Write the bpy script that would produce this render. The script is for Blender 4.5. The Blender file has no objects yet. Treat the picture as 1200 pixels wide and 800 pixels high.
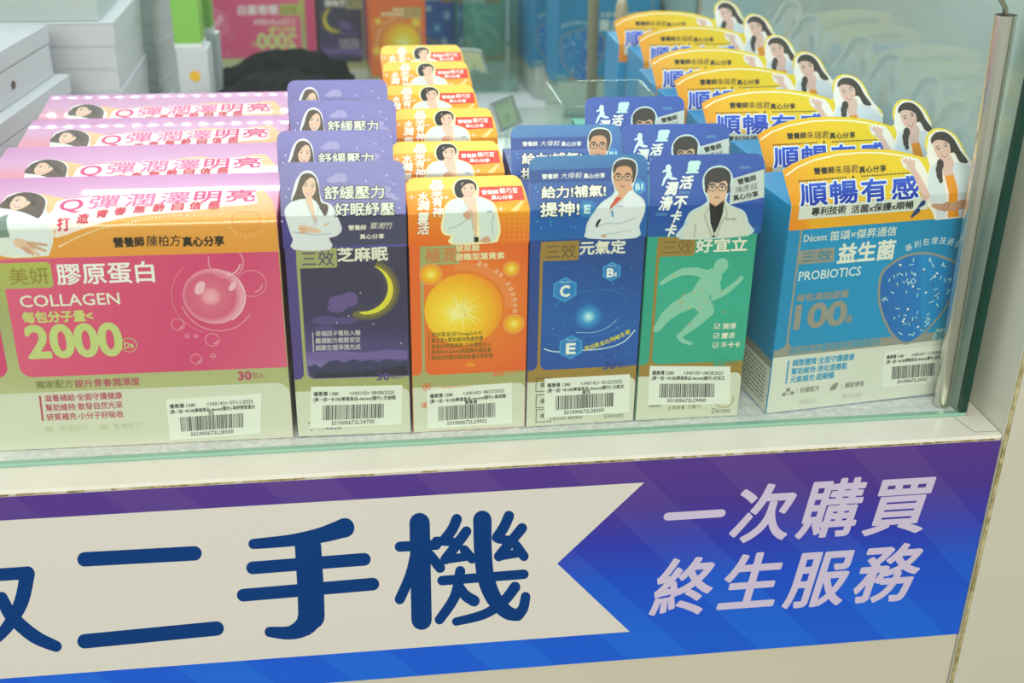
import bpy, bmesh, math, random
from mathutils import Vector, Matrix
from mathutils.geometry import delaunay_2d_cdt
random.seed(7)
MM = 0.001
sc = bpy.context.scene
C = sc.collection

# ------------------------------------------------------------------ camera
# world: x right along the counter, y into the case, z up; millimetres * 0.001
CAM = Vector((0.0, -618.28, 367.99))
RX = Vector((0.99145936, -0.12960575, 0.01451485))
UX = Vector((0.04339261, 0.43278871, 0.90045045))
FX = Vector((0.12298542, 0.89213019, -0.43471635))
FPX = 1400.0
cd = bpy.data.cameras.new('camera'); cam = bpy.data.objects.new('camera', cd); C.objects.link(cam)
mat4 = Matrix.Identity(4)
for i in range(3):
    mat4[i][0] = RX[i]; mat4[i][1] = UX[i]; mat4[i][2] = -FX[i]; mat4[i][3] = CAM[i]*MM
cam.matrix_world = mat4
cd.sensor_fit = 'HORIZONTAL'; cd.sensor_width = 36; cd.lens = FPX/1200*36
cd.clip_start = 0.01; cd.clip_end = 30
cd.dof.use_dof = True; cd.dof.focus_distance = 0.735; cd.dof.aperture_fstop = 8.0
sc.camera = cam

# ------------------------------------------------------------------ light
w = bpy.data.worlds.new('World'); sc.world = w; w.use_nodes = True
bg = w.node_tree.nodes['Background']; bg.inputs[0].default_value = (0.90, 0.93, 0.88, 1); bg.inputs[1].default_value = 0.6
def area(name, loc, rot, sx, sy, power, col):
    l = bpy.data.lights.new(name, 'AREA'); l.shape = 'RECTANGLE'; l.size = sx; l.size_y = sy
    l.energy = power; l.color = col
    o = bpy.data.objects.new(name, l); o.location = loc; o.rotation_euler = rot; C.objects.link(o); return o
area('store_ceiling_light', (-0.3, -2.1, 1.05), (math.radians(64), 0, math.radians(-8)), 1.6, 0.7, 39, (1.0, 0.965, 0.86))
area('cabinet_led_light', (0.05, 0.10, 0.46), (math.radians(14), 0, 0), 0.85, 0.05, 0.4, (0.80, 0.84, 1.0))
area('added_rear_fill', (0.05, 0.46, 0.68), (math.radians(4), 0, 0), 0.85, 0.05, 2.3, (0.86, 0.93, 1.0))  # added fill, no fixture: brightens the carton backs and the mirror view
sc.view_settings.view_transform = 'Standard'; sc.view_settings.look = 'None'
sc.view_settings.exposure = 0.0; sc.view_settings.gamma = 1.0; sc.view_settings.use_curve_mapping = False
sc.cycles.use_denoising = True
sc.cycles.max_bounces = 10; sc.cycles.transparent_max_bounces = 16

# ------------------------------------------------------------------ materials
def lin(h):
    h = h.lstrip('#'); out = []
    for i in (0, 2, 4):
        c = int(h[i:i+2], 16)/255
        out.append(c/12.92 if c <= 0.04045 else ((c+0.055)/1.055)**2.4)
    return (*out, 1)
MATS = {}
def mat(hexc, rough=0.42, metal=0.0, spec=0.5, key=None):
    k = key or (hexc, rough, metal, spec)
    if k in MATS: return MATS[k]
    m = bpy.data.materials.new('print_'+hexc.strip('#') if not isinstance(k, str) else k); m.use_nodes = True
    b = m.node_tree.nodes['Principled BSDF']
    b.inputs['Base Color'].default_value = lin(hexc); b.inputs['Roughness'].default_value = rough
    b.inputs['Metallic'].default_value = metal; b.inputs['Specular IOR Level'].default_value = spec
    MATS[k] = m; return m
def ramp_mat(name, kind, a, b, stops, rough=0.42, metal=0.0):
    """gradient print: kind linear from a to b, or radial about a with radius b; a,b in panel millimetres"""
    if name in MATS: return MATS[name]
    m = bpy.data.materials.new(name); m.use_nodes = True; nt = m.node_tree; N = nt.nodes; L = nt.links
    uv = N.new('ShaderNodeUVMap'); sep = N.new('ShaderNodeSeparateXYZ'); L.new(uv.outputs[0], sep.inputs[0])
    def mth(op, x, y=None, z=None):
        n = N.new('ShaderNodeMath'); n.operation = op
        for i, q in enumerate((x, y, z)):
            if q is None: continue
            if isinstance(q, (int, float)): n.inputs[i].default_value = q
            else: L.new(q, n.inputs[i])
        return n.outputs[0]
    s = 0.01
    if kind == 'linear':
        dx, dy = (b[0]-a[0])*s, (b[1]-a[1])*s; l2 = dx*dx+dy*dy
        t = mth('ADD', mth('MULTIPLY', mth('SUBTRACT', sep.outputs[0], a[0]*s), dx/l2), mth('MULTIPLY', mth('SUBTRACT', sep.outputs[1], a[1]*s), dy/l2))
    else:
        x = mth('SUBTRACT', sep.outputs[0], a[0]*s); y = mth('SUBTRACT', sep.outputs[1], a[1]*s)
        t = mth('DIVIDE', mth('SQRT', mth('ADD', mth('MULTIPLY', x, x), mth('MULTIPLY', y, y))), b*s)
    r = N.new('ShaderNodeValToRGB'); L.new(t, r.inputs[0])
    e = r.color_ramp.elements
    e[0].position = stops[0][0]; e[1].position = stops[-1][0]
    for p, c in stops[1:-1]: e.new(p)
    for k in range(len(stops)): e[k].color = lin(stops[k][1])
    bs = N['Principled BSDF']; L.new(r.outputs[0], bs.inputs['Base Color']); bs.inputs['Roughness'].default_value = rough
    bs.inputs['Metallic'].default_value = metal
    MATS[name] = m; return m
def noisy(name, c1, c2, scale, rough=0.5, bump=0.0, spec=0.5):
    if name in MATS: return MATS[name]
    m = bpy.data.materials.new(name); m.use_nodes = True; nt = m.node_tree; N = nt.nodes; L = nt.links
    tc = N.new('ShaderNodeTexCoord'); n = N.new('ShaderNodeTexNoise'); n.inputs['Scale'].default_value = scale; n.inputs['Detail'].default_value = 5
    L.new(tc.outputs['Object'], n.inputs['Vector'])
    r = N.new('ShaderNodeValToRGB'); L.new(n.outputs['Fac'], r.inputs[0])
    r.color_ramp.elements[0].position = 0.35; r.color_ramp.elements[1].position = 0.65
    r.color_ramp.elements[0].color = lin(c1); r.color_ramp.elements[1].color = lin(c2)
    b = N['Principled BSDF']; L.new(r.outputs[0], b.inputs['Base Color']); b.inputs['Roughness'].default_value = rough
    b.inputs['Specular IOR Level'].default_value = spec
    if bump:
        bp = N.new('ShaderNodeBump'); bp.inputs['Strength'].default_value = bump; bp.inputs['Distance'].default_value = 0.002
        L.new(n.outputs['Fac'], bp.inputs['Height']); L.new(bp.outputs[0], b.inputs['Normal'])
    MATS[name] = m; return m
def glassy(name, tint, ior=1.5, rough=0.0, haze=0.0, hazecol='#dfeee6'):
    """thin clear sheet: Fresnel mix of see-through and mirror reflection"""
    if name in MATS: return MATS[name]
    m = bpy.data.materials.new(name); m.use_nodes = True; nt = m.node_tree; N = nt.nodes; L = nt.links
    N.remove(N['Principled BSDF']); out = N['Material Output']
    t = N.new('ShaderNodeBsdfTransparent'); t.inputs[0].default_value = lin(tint)
    g = N.new('ShaderNodeBsdfGlossy'); g.inputs['Roughness'].default_value = rough; g.inputs['Color'].default_value = (0.95, 1, 0.97, 1)
    lw = N.new('ShaderNodeLayerWeight'); lw.inputs[0].default_value = 0.5
    pw = N.new('ShaderNodeMath'); pw.operation = 'POWER'; L.new(lw.outputs['Facing'], pw.inputs[0]); pw.inputs[1].default_value = 5
    f = N.new('ShaderNodeMath'); f.operation = 'MULTIPLY_ADD'; L.new(pw.outputs[0], f.inputs[0]); f.inputs[1].default_value = 0.96; f.inputs[2].default_value = 0.035
    src = t
    if haze:
        d = N.new('ShaderNodeBsdfDiffuse'); d.inputs[0].default_value = lin(hazecol)
        mx = N.new('ShaderNodeMixShader'); mx.inputs[0].default_value = haze; L.new(t.outputs[0], mx.inputs[1]); L.new(d.outputs[0], mx.inputs[2]); src = mx
    m2 = N.new('ShaderNodeMixShader'); L.new(f.outputs[0], m2.inputs[0]); L.new(src.outputs[0], m2.inputs[1]); L.new(g.outputs[0], m2.inputs[2])
    L.new(m2.outputs[0], out.inputs[0]); MATS[name] = m; return m
M_GLASS = glassy('clear_glass', '#fafdfa')
M_SIDE = glassy('side_glass', '#d8e6e0', haze=0.6, hazecol='#c4d6cf')
M_EDGE = mat('#8ebfa9', 0.25, key='green_glass_edge')
M_DEDGE = mat('#0a3a30', 0.15, key='dark_glass_edge')
M_MIRROR = mat('#dfe6e2', 0.015, metal=1.0, key='mirror_silver')
M_ACRYL = glassy('clear_acrylic', '#f0f8f7', haze=0.03)
M_WHITE = noisy('white_laminate', '#e9e9dd', '#e4e3d6', 20, 0.35)
M_CREAM = noisy('cream_panel', '#c6c1ae', '#c9c5b2', 8, 0.4)
M_LEDGE = noisy('white_profile', '#efeee2', '#e9e8da', 30, 0.35)
M_GRIME = noisy('olive_grime', '#6d6234', '#b5aa74', 300, 0.8)
M_FELT = noisy('white_felt', '#e0e1e8', '#f6f6fa', 260, 0.95, bump=0.5, spec=0.1)
M_CARD = mat('#f1f2ee', 0.5, key='white_card')
M_WBOX = noisy('white_box_card', '#c9ccd2', '#ced1d8', 6, 0.55)
M_STEEL = mat('#ddd5cb', 0.2, metal=0.9, key='satin_tube')
M_BLACK = noisy('black_cloth', '#08090c', '#1d2026', 120, 0.95, bump=0.8, spec=0.1)

# ------------------------------------------------------------------ objects
def tag(o, label=None, cat=None, group=None, kind=None):
    if label: o['label'] = label
    if cat: o['category'] = cat
    if group: o['group'] = group
    if kind: o['kind'] = kind
    return o
def empty(name, x, y, z=0, rz=0):
    o = bpy.data.objects.new(name, None); o.empty_display_size = 0.02
    o.location = (x*MM, y*MM, z*MM); o.rotation_euler = (0, 0, rz); C.objects.link(o); return o
def link(name, me, parent=None):
    o = bpy.data.objects.new(name, me); C.objects.link(o)
    if parent: o.parent = parent
    return o
class MB:
    """mesh collector in millimetres"""
    def __init__(s): s.v = []; s.f = []; s.m = []; s.mats = []
    def mi(s, m):
        if m not in s.mats: s.mats.append(m)
        return s.mats.index(m)
    def add(s, vs, fs, m):
        k = len(s.v); s.v += [tuple(a) for a in vs]; i = s.mi(m)
        for f in fs: s.f.append([k+j for j in f]); s.m.append(i)
    def box(s, x0, y0, z0, x1, y1, z1, m, c=0.0, M=None):
        """box with chamfered edges of size c"""
        if c <= 0:
            vs = [(x, y, z) for z in (z0, z1) for y in (y0, y1) for x in (x0, x1)]
            fs = [(0, 2, 3, 1), (4, 5, 7, 6), (0, 1, 5, 4), (2, 6, 7, 3), (0, 4, 6, 2), (1, 3, 7, 5)]
        else:
            bm = bmesh.new(); bmesh.ops.create_cube(bm, size=1)
            for v in bm.verts: v.co = Vector(((x0+x1)/2+v.co.x*(x1-x0), (y0+y1)/2+v.co.y*(y1-y0), (z0+z1)/2+v.co.z*(z1-z0)))
            bmesh.ops.bevel(bm, geom=list(bm.edges), offset=c, segments=2, profile=0.5, affect='EDGES')
            bm.verts.index_update(); vs = [v.co.copy() for v in bm.verts]; fs = [[v.index for v in f.verts] for f in bm.faces]; bm.free()
        if M: vs = [M @ Vector(v) for v in vs]
        s.add(vs, fs, m)
    def tube(s, pts, r, m, n=16, hollow=False):
        pts = [Vector(p) for p in pts]; rings = []
        rs = r if isinstance(r, (list, tuple)) else [r]*len(pts)
        for i, p in enumerate(pts):
            d = (pts[min(i+1, len(pts)-1)]-pts[max(i-1, 0)]).normalized()
            a = d.cross(Vector((0, 1, 0)) if abs(d.y) < 0.9 else Vector((1, 0, 0))).normalized(); b = d.cross(a)
            rings.append([p+(a*math.cos(2*math.pi*k/n)+b*math.sin(2*math.pi*k/n))*rs[i] for k in range(n)])
        vs = [v for g in rings for v in g]; fs = []
        for i in range(len(pts)-1):
            for k in range(n): fs.append((i*n+k, i*n+(k+1) % n, (i+1)*n+(k+1) % n, (i+1)*n+k))
        if not hollow: fs += [tuple(range(n))[::-1], tuple(range((len(pts)-1)*n, len(pts)*n))]
        s.add(vs, fs, m)
    def build(s, name, parent=None, smooth=False):
        me = bpy.data.meshes.new(name); me.from_pydata([(x*MM, y*MM, z*MM) for x, y, z in s.v], [], s.f)
        for m in s.mats: me.materials.append(m)
        me.polygons.foreach_set('material_index', s.m)
        if smooth: me.polygons.foreach_set('use_smooth', [True]*len(s.f))
        me.update(); return link(name, me, parent)

# ------------------------------------------------------------------ lettering
GL = {}
def glyphs(s, res=2):
    if (s, res) in GL: return GL[(s, res)]
    cu = bpy.data.curves.new('t', 'FONT'); cu.body = s; cu.resolution_u = res; cu.size = 1
    ob = bpy.data.objects.new('t', cu); C.objects.link(ob); bpy.context.view_layer.update()
    me = bpy.data.meshes.new_from_object(ob)
    v = [(a.co.x, a.co.y) for a in me.vertices]; f = [tuple(p.vertices) for p in me.polygons]
    cnt = {}
    for p in f:
        for i in range(len(p)):
            k = (min(p[i], p[i-1]), max(p[i], p[i-1])); cnt[k] = cnt.get(k, 0)+1
    e = [k for k, c in cnt.items() if c == 1]
    bpy.data.objects.remove(ob); bpy.data.meshes.remove(me); bpy.data.curves.remove(cu)
    GL[(s, res)] = (v, f, e, min(a[0] for a in v), max(a[0] for a in v)); return GL[(s, res)]
def is_cjk(s): return any(ord(c) > 0x2e80 for c in s)

def union(polys):
    """merge overlapping flat polygons into one non-overlapping triangle set"""
    vs = []; fs = []
    for p in polys:
        a = sum(p[i-1][0]*p[i][1]-p[i][0]*p[i-1][1] for i in range(len(p)))
        if abs(a) < 1e-7: continue
        if a < 0: p = p[::-1]
        k = len(vs); vs += [Vector((q[0], q[1])) for q in p]; fs.append(list(range(k, k+len(p))))
    r = delaunay_2d_cdt(vs, [], fs, 0, 1e-5)
    return [(v.x, v.y) for v in r[0]], [list(f) for f, o in zip(r[2], r[5]) if o]
def capsule(a, b, ra, rb, n=8):
    dx, dy = b[0]-a[0], b[1]-a[1]; t0 = math.atan2(dy, dx); h = max(2, n//2)
    return [(b[0]+rb*math.cos(t0-math.pi/2+math.pi*k/h), b[1]+rb*math.sin(t0-math.pi/2+math.pi*k/h)) for k in range(h+1)]+[(a[0]+ra*math.cos(t0+math.pi/2+math.pi*k/h), a[1]+ra*math.sin(t0+math.pi/2+math.pi*k/h)) for k in range(h+1)]

class Sheet:
    """flat print in panel millimetres (u right, v up, layer outwards)"""
    LAY = 0.05
    def __init__(s, plane=None):
        s.V = []; s.F = []; s.Mi = []; s.mats = []; s.plane = plane; s.cnt = {}; s.crop(0, 0, 1); s.outline = None
    def crop(s, ox, oy, k): s.ox, s.oy, s.k = ox, oy, k; return s
    def p(s, x, y): return s.plane(s.ox+x/s.k, s.oy+y/s.k)
    def P(s, *xy): return [s.p(x, y) for x, y in xy]
    def h(s, x, y, d):
        a = s.p(x, y-d/2); b = s.p(x, y+d/2); return math.hypot(a[0]-b[0], a[1]-b[1])
    def hw(s, x, y, d):
        a = s.p(x-d/2, y); b = s.p(x+d/2, y); return math.hypot(a[0]-b[0], a[1]-b[1])
    def add(s, pts, faces, m, lay):
        if m not in s.mats: s.mats.append(m)
        i = s.mats.index(m); k = len(s.V); c_ = s.cnt.get(lay, 0); s.cnt[lay] = c_+1; z_ = lay*s.LAY+(c_ % 28)*.0016; s.V += [(a[0], a[1], z_) for a in pts]
        for f in faces: s.F.append([k+j for j in f]); s.Mi.append(i)
    def poly(s, pts, m, lay, smooth=0):
        if smooth: pts = catmull(pts, smooth)
        s.add(pts, [list(range(len(pts)))], m, lay); return pts
    def rect(s, u0, v0, u1, v1, m, lay): s.poly([(u0, v0), (u1, v0), (u1, v1), (u0, v1)], m, lay)
    def ell(s, c, a, b, m, lay, rot=0, n=24):
        cr, sr = math.cos(rot), math.sin(rot)
        s.poly([(c[0]+a*math.cos(t)*cr-b*math.sin(t)*sr, c[1]+a*math.cos(t)*sr+b*math.sin(t)*cr) for t in [2*math.pi*k/n for k in range(n)]], m, lay)
    def ring(s, c, r, wd, m, lay, a0=0, a1=360, n=40, ry=None, rot=0):
        ry = ry or r; o = []; i = []
        for k in range(n+1):
            t = math.radians(a0+(a1-a0)*k/n); cc, ss = math.cos(t), math.sin(t)
            for L_, d in ((o, wd/2), (i, -wd/2)):
                x, y = (r+d)*cc, (ry+d)*ss
                L_.append((c[0]+x*math.cos(rot)-y*math.sin(rot), c[1]+x*math.sin(rot)+y*math.cos(rot)))
        s.add(o+i, [(k, k+1, n+2+k, n+1+k) for k in range(n)], m, lay)
    def stroke(s, pts, r, m, lay, closed=False, n=10):
        """round-capped path; r scalar or one radius per point"""
        rs = r if isinstance(r, (list, tuple)) else [r]*len(pts); N_ = len(pts)
        P_ = [capsule(pts[i], pts[(i+1) % N_], rs[i], rs[(i+1) % N_], n) for i in range(N_ if closed else N_-1)]
        v, f = union(P_) if len(P_) > 1 else (P_[0], [list(range(len(P_[0])))])
        s.add(v, f, m, lay)
    def halo(s, pts, r, m, lay): v, f = union([pts]+[capsule(pts[i-1], pts[i], r, r, 8) for i in range(len(pts))]); s.add(v, f, m, lay)
    def text(s, t, a, b, h, m, lay=6, bold=0.0, rot=False, shear=0.0, out=None, outm=None, outlay=None):
        """t between left-centre a and right-centre b (mm), em-box height h; bold thickens; out = rounded outline"""
        v, f, e, x0, x1 = glyphs(t, 6 if h > 9 else 2)
        y0, y1 = (-0.10, 0.83) if is_cjk(t) else (0.0, 0.70)
        ax, ay = a; bx, by = b
        if not rot: ay = by = (a[1]+b[1])/2
        L_ = math.hypot(bx-ax, by-ay); ex = ((bx-ax)/L_, (by-ay)/L_); ey = (-ex[1], ex[0])
        pts = []
        for x, y in v:
            yy = ((y-y0)/(y1-y0)-0.5)*h; xx = (x-x0)/(x1-x0)*L_+shear*yy
            pts.append((ax+ex[0]*xx+ey[0]*yy, ay+ex[1]*xx+ey[1]*yy))
        if bold: s._fat(pts, f, e, bold, m, lay)
        else: s.add(pts, f, m, lay)
        if out: s._fat(pts, f, e, out, outm, outlay or lay-1)
    def _fat(s, pts, f, e, r, m, lay):
        seg = 6 if r > 0.5 else 4
        v, t = union([[pts[i] for i in q] for q in f]+[capsule(pts[a], pts[b], r, r, seg*2 if r > .9 else seg) for a, b in e])
        s.add(v, t, m, lay)
    # convenience: text by crop pixels
    def tx(s, t, x0, y0, x1, y1, hp, m, lay=6, **k):
        s.text(t, s.p(x0, y0), s.p(x1, y1), s.h((x0+x1)/2, (y0+y1)/2, hp), m, lay, **k)
    def emit(s, name, parent, fn, cuts=(), slab=None, slabm=None):
        """map (u,v,w) -> object millimetres; cuts = v values to split at; slab = outline polygon made into a card of real thickness"""
        bm = bmesh.new(); mats = list(s.mats)
        vs = [bm.verts.new(p) for p in s.V]
        for f, i in zip(s.F, s.Mi):
            try: bm.faces.new([vs[j] for j in f]).material_index = i
            except ValueError: pass
        if slab:
            if slabm not in mats: mats.append(slabm)
            i = mats.index(slabm); T = 0.4
            a = [bm.verts.new((x, y, 0)) for x, y in slab]; b = [bm.verts.new((x, y, -T)) for x, y in slab]
            bm.faces.new(a).material_index = i; bm.faces.new(b[::-1]).material_index = i
            for k in range(len(a)): bm.faces.new((a[k-1], a[k], b[k], b[k-1])).material_index = i
        big = [f for f in bm.faces if len(f.verts) > 4]
        bm.normal_update()
        if big: bmesh.ops.triangulate(bm, faces=big)
        for c in cuts:
            bmesh.ops.bisect_plane(bm, geom=list(bm.verts)+list(bm.edges)+list(bm.faces), plane_co=(0, c, 0), plane_no=(0, 1, 0), dist=1e-5)
        uvl = bm.loops.layers.uv.new('UVMap')
        for f in bm.faces:
            for l in f.loops: l[uvl].uv = (l.vert.co.x*0.01, l.vert.co.y*0.01)
        for v in bm.verts: v.co = Vector(fn(*v.co))*MM
        me = bpy.data.meshes.new(name); bm.to_mesh(me); bm.free()
        for m in mats: me.materials.append(m)
        return link(name, me, parent)

def catmull(p, n=4, closed=True):
    out = []; N_ = len(p)
    for i in range(N_ if closed else N_-1):
        g = lambda k: p[k % N_] if closed else p[max(0, min(N_-1, k))]
        p0, p1, p2, p3 = g(i-1), g(i), g(i+1), g(i+2)
        for k in range(n):
            t = k/n
            out.append(tuple(0.5*((2*p1[c])+(-p0[c]+p2[c])*t+(2*p0[c]-5*p1[c]+4*p2[c]-p3[c])*t*t+(-p0[c]+3*p1[c]-3*p2[c]+p3[c])*t**3) for c in (0, 1)))
    if not closed: out.append(p[-1])
    return out
def ray(px, py): return (RX*((px-600)/FPX)-UX*((py-400)/FPX)+FX)
def hit(px, py, n, o):
    d = ray(px, py); t = (o-CAM).dot(n)/d.dot(n); return CAM+d*t

class Face:
    """front face of a carton (measured base corners) with its card folded back by `lean` above height H"""
    def __init__(s, bl, br, H, lean, W=None):
        Z = Vector((0, 0, 1)); O = Vector((0, 0, 0))
        a = hit(*bl, Z, O); b = hit(*br, Z, O); s.o = a; s.u = (b-a).normalized(); s.W = W or (b-a).length
        s.yaw = math.atan2(s.u.y, s.u.x); s.n = Vector((-s.u.y, s.u.x, 0)); s.H = H; s.lean = lean
    def front(s, px, py):
        q = hit(px, py, s.n, s.o)-s.o; return (q.dot(s.u), q.z)
    def card(s, px, py):
        u, z = s.front(px, py)
        if z <= s.H: return (u, z-s.H)
        top = s.o+Vector((0, 0, s.H)); d = s.n*math.sin(s.lean)+Vector((0, 0, math.cos(s.lean)))
        nn = s.u.cross(d); q = hit(px, py, nn, top)-top; return (q.dot(s.u), q.dot(d))
def bend(H, lean, r=1.6, y0=-0.35, bulge=0, L_=60):
    """card mapping: hangs down the front, bends back round a small radius centred on the crease v=0"""
    a = r*math.tan(lean/2)
    def fn(u, v, w):
        if v <= -a: return (u, y0-w, H+v)
        if v > a and bulge: w = w+bulge*math.sin(math.pi/2*min(1, (v-a)/(L_-a)))
        if v >= a: return (u, y0+v*math.sin(lean)-w*math.cos(lean), H+v*math.cos(lean)+w*math.sin(lean))
        th = lean*(v+a)/(2*a)
        return (u, y0+r-(r+w)*math.cos(th), H-a+(r+w)*math.sin(th))
    return fn
def bcuts(lean, r=1.6, n=5): a = r*math.tan(lean/2); return [-a+2*a*k/n for k in range(n+1)]

# portrait ink
SKIN = mat('#eec6ad'); SKIN2 = mat('#d9a58a'); HAIRB = mat('#4a2c22'); HAIRK = mat('#231c1c'); COAT = mat('#e6eaf0'); COATS = mat('#c3cad6')
WHT = mat('#f5f5f1'); LIP = mat('#c7505a'); INK = mat('#1b1b22'); BROWN = mat('#8a5a44')
def face(S, c, w, h, lay, rot=0.0, glasses=False, male=False, skin=SKIN):
    """a printed face: c centre, w width, h height in millimetres"""
    cr, sr = math.cos(rot), math.sin(rot)
    def q(x, y): return (c[0]+x*w*cr-y*h*sr, c[1]+x*w*sr+y*h*cr)
    jaw = 0.30 if male else 0.24
    S.poly([q(-.5, .1), q(-.46, .38), q(-.25, .5), q(.25, .5), q(.46, .38), q(.5, .1), q(.44, -.2), q(jaw, -.42), q(0, -.52), q(-jaw, -.42), q(-.44, -.2)], skin, lay, 3)
    for sx in (-1, 1):
        S.stroke([q(sx*.13, .16), q(sx*.24, .195), q(sx*.36, .15)], w*(.028 if male else .018), HAIRK if male else HAIRB, lay+1, n=6)
        S.ell(q(sx*.24, .05), w*.10, h*.032, WHT, lay+1, rot, 12); S.ell(q(sx*.24, .05), w*.048, h*.036, INK, lay+2, rot, 10)
        S.stroke([q(sx*.13, .06), q(sx*.24, .095), q(sx*.35, .065)], w*.014, INK, lay+2, n=5)
        S.ell(q(sx*.27, -.15), w*.11, h*.06, mat('#eeb39f') if not male else SKIN2, lay+1, rot, 12) if not male else None
    S.stroke([q(.02, .06), q(.055, -.10), q(-.02, -.13)], w*.016, SKIN2, lay+1, n=5)
    if male: S.poly([q(-.15, -.28), q(0, -.25), q(.15, -.28), q(0, -.32)], mat('#b9705f'), lay+1, 3)
    else:
        S.poly([q(-.18, -.24), q(-.05, -.25), q(.05, -.25), q(.18, -.24), q(.08, -.35), q(-.08, -.35)], LIP, lay+1, 3)
        S.poly([q(-.13, -.265), q(.13, -.265), q(.05, -.31), q(-.05, -.31)], WHT, lay+2, 2)
    if glasses:
        for sx in (-1, 1): S.ring(q(sx*.24, .04), w*.19, w*.03, INK, lay+3, n=18, ry=h*.11, rot=rot)
        S.stroke([q(-.06, .06), q(.06, .06)], w*.016, INK, lay+3, n=5)
        for sx in (-1, 1): S.stroke([q(sx*.43, .06), q(sx*.5, .07)], w*.016, INK, lay+3, n=5)
def facep(S, x, y, w, h, lay, **k): face(S, S.p(x, y), S.hw(x, y, w), S.h(x, y, h), lay, **k)
def sticker(S_quad, price, date, line, line2, code, W, H, parent, n_off=0.45, seed=1):
    """white price sticker from its four corners in mm (tl, tr, br, bl)"""
    tl, tr, br, bl = S_quad
    S = Sheet(); rnd = random.Random(seed)
    def q(s_, t): # s across, t down
        a = (tl[0]+(tr[0]-tl[0])*s_, tl[1]+(tr[1]-tl[1])*s_); b = (bl[0]+(br[0]-bl[0])*s_, bl[1]+(br[1]-bl[1])*s_)
        return (a[0]+(b[0]-a[0])*t, a[1]+(b[1]-a[1])*t)
    hh = math.hypot(tl[0]-bl[0], tl[1]-bl[1])
    K = mat('#23252a')
    S.text('優惠價 '+price, q(.03, .17), q(.30, .17), hh*.105, K, 2, rot=True, bold=0.05)
    S.text('<340142> '+date, q(.42, .17), q(.91, .17), hh*.085, K, 2, rot=True, bold=0.03)
    S.text(line, q(.03, .305), q(.93, .305), hh*.10, K, 2, rot=True, bold=0.05)
    if line2: S.text(line2, q(.44, .395), q(.44+.045*len(line2)*1.1, .395), hh*.095, K, 2, rot=True, bold=0.05)
    x = .13
    while x < .80:
        wd = rnd.choice([.005, .005, .009, .013]); S.poly([q(x, .45), q(x+wd, .45), q(x+wd, .81), q(x, .81)], K, 2); x += wd+rnd.choice([.005, .007, .010])
    S.text(code, q(.23, .89), q(.70, .89), hh*.095, K, 2, rot=True, bold=0.03)
    o = S.emit('price_sticker', parent, lambda u, v, w_: (u, -n_off-w_, v), slab=[bl, br, tr, tl], slabm=mat('#eceee6', 0.5))
    o['label'] = 'white price sticker with a barcode'; return o
def front_fn(u, v, w_): return (u, -0.06-w_, v)
def back_fn(W, D): return lambda u, v, w_: (W-u, D+0.06+w_, v)

def both(S, body_mb, W, H, D, parent, side_cb=None):
    """carton: body + printed front and the same print on the back, one mesh"""
    vs, fs, mi, mats, uv = [], [], [], list(body_mb.mats), []
    for m in S.mats:
        if m not in mats: mats.append(m)
    bm = bmesh.new(); uvl = bm.loops.layers.uv.new('UVMap')
    bv = [bm.verts.new(v) for v in body_mb.v]
    for f, i in zip(body_mb.f, body_mb.m): bm.faces.new([bv[j] for j in f]).material_index = i
    new = []
    for fn in (front_fn, back_fn(W, D)):
        pv = [(bm.verts.new(fn(*p)), p) for p in S.V]
        for f, i in zip(S.F, S.Mi):
            try: fc = bm.faces.new([pv[j][0] for j in f])
            except ValueError: continue
            fc.material_index = mats.index(S.mats[i])
            for l, j in zip(fc.loops, f): l[uvl].uv = (S.V[j][0]*0.01, S.V[j][1]*0.01)
    bm.normal_update(); big = [f for f in bm.faces if len(f.verts) > 4]; bmesh.ops.triangulate(bm, faces=big)
    for v in bm.verts: v.co *= MM
    me = bpy.data.meshes.new('carton'); bm.to_mesh(me); bm.free()
    for m in mats: me.materials.append(m)
    return link('carton', me, parent)
def carton_body(W, H, D, main, band, cream, vb, vc, fr=0):
    """glued card carton; side panels carry colour, band and cream foot; lid tuck line on top"""
    b = MB()
    if fr:                                               # soft rounded front top edge under the folded card
        pr_ = [(0, 0), (D, 0), (D, H)]+[(fr-fr*math.sin(t), H-fr+fr*math.cos(t)) for t in [math.pi/2*k/6 for k in range(7)]]
        n = len(pr_); b.add([(0, y, z) for y, z in pr_]+[(W, y, z) for y, z in pr_], [tuple(range(n))[::-1], tuple(range(n, 2*n))]+[(i, (i+1) % n, n+(i+1) % n, n+i) for i in range(n)], main)
    else: b.box(0, 0, 0, W, D, H, main, 0.7)
    e = 0.05
    for x0, x1 in ((-e, 0), (W, W+e)):
        X = x0 if x0 < 0 else x1
        b.add([(X, .7, .7), (X, D-.7, .7), (X, D-.7, vc), (X, .7, vc)], [(0, 1, 2, 3)], cream)
        b.add([(X, .7, vc), (X, D-.7, vc), (X, D-.7, vb), (X, .7, vb)], [(0, 1, 2, 3)], band)
    lc = mat('#6f7470')
    rnd = random.Random(3)
    for k in range(9):                                   # rows of fine print on the side panels
        z = vc-4-k*2.8
        if z < 3: break
        y = 6
        while y < D-8:
            l = rnd.uniform(2, 6)
            for X in (-e*2, W+e*2): b.add([(X, y, z), (X, y+l, z), (X, y+l, z+1.0), (X, y, z+1.0)], [(0, 1, 2, 3)], lc)
            y += l+1.2
    # lid: tuck flap seam and two thumb notches
    b.box(2, D-1.6, H-.05, W-2, D-1.2, H+.08, mat('#8a8d8a'))
    return b

# ================================================================== setting and cabinet
fl = MB(); fl.box(-3000, -3000, -920, 3000, 3000, -900, mat('#9b9a92', 0.4, key='store_floor_tile')); tag(fl.build('floor'), kind='structure')

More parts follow.
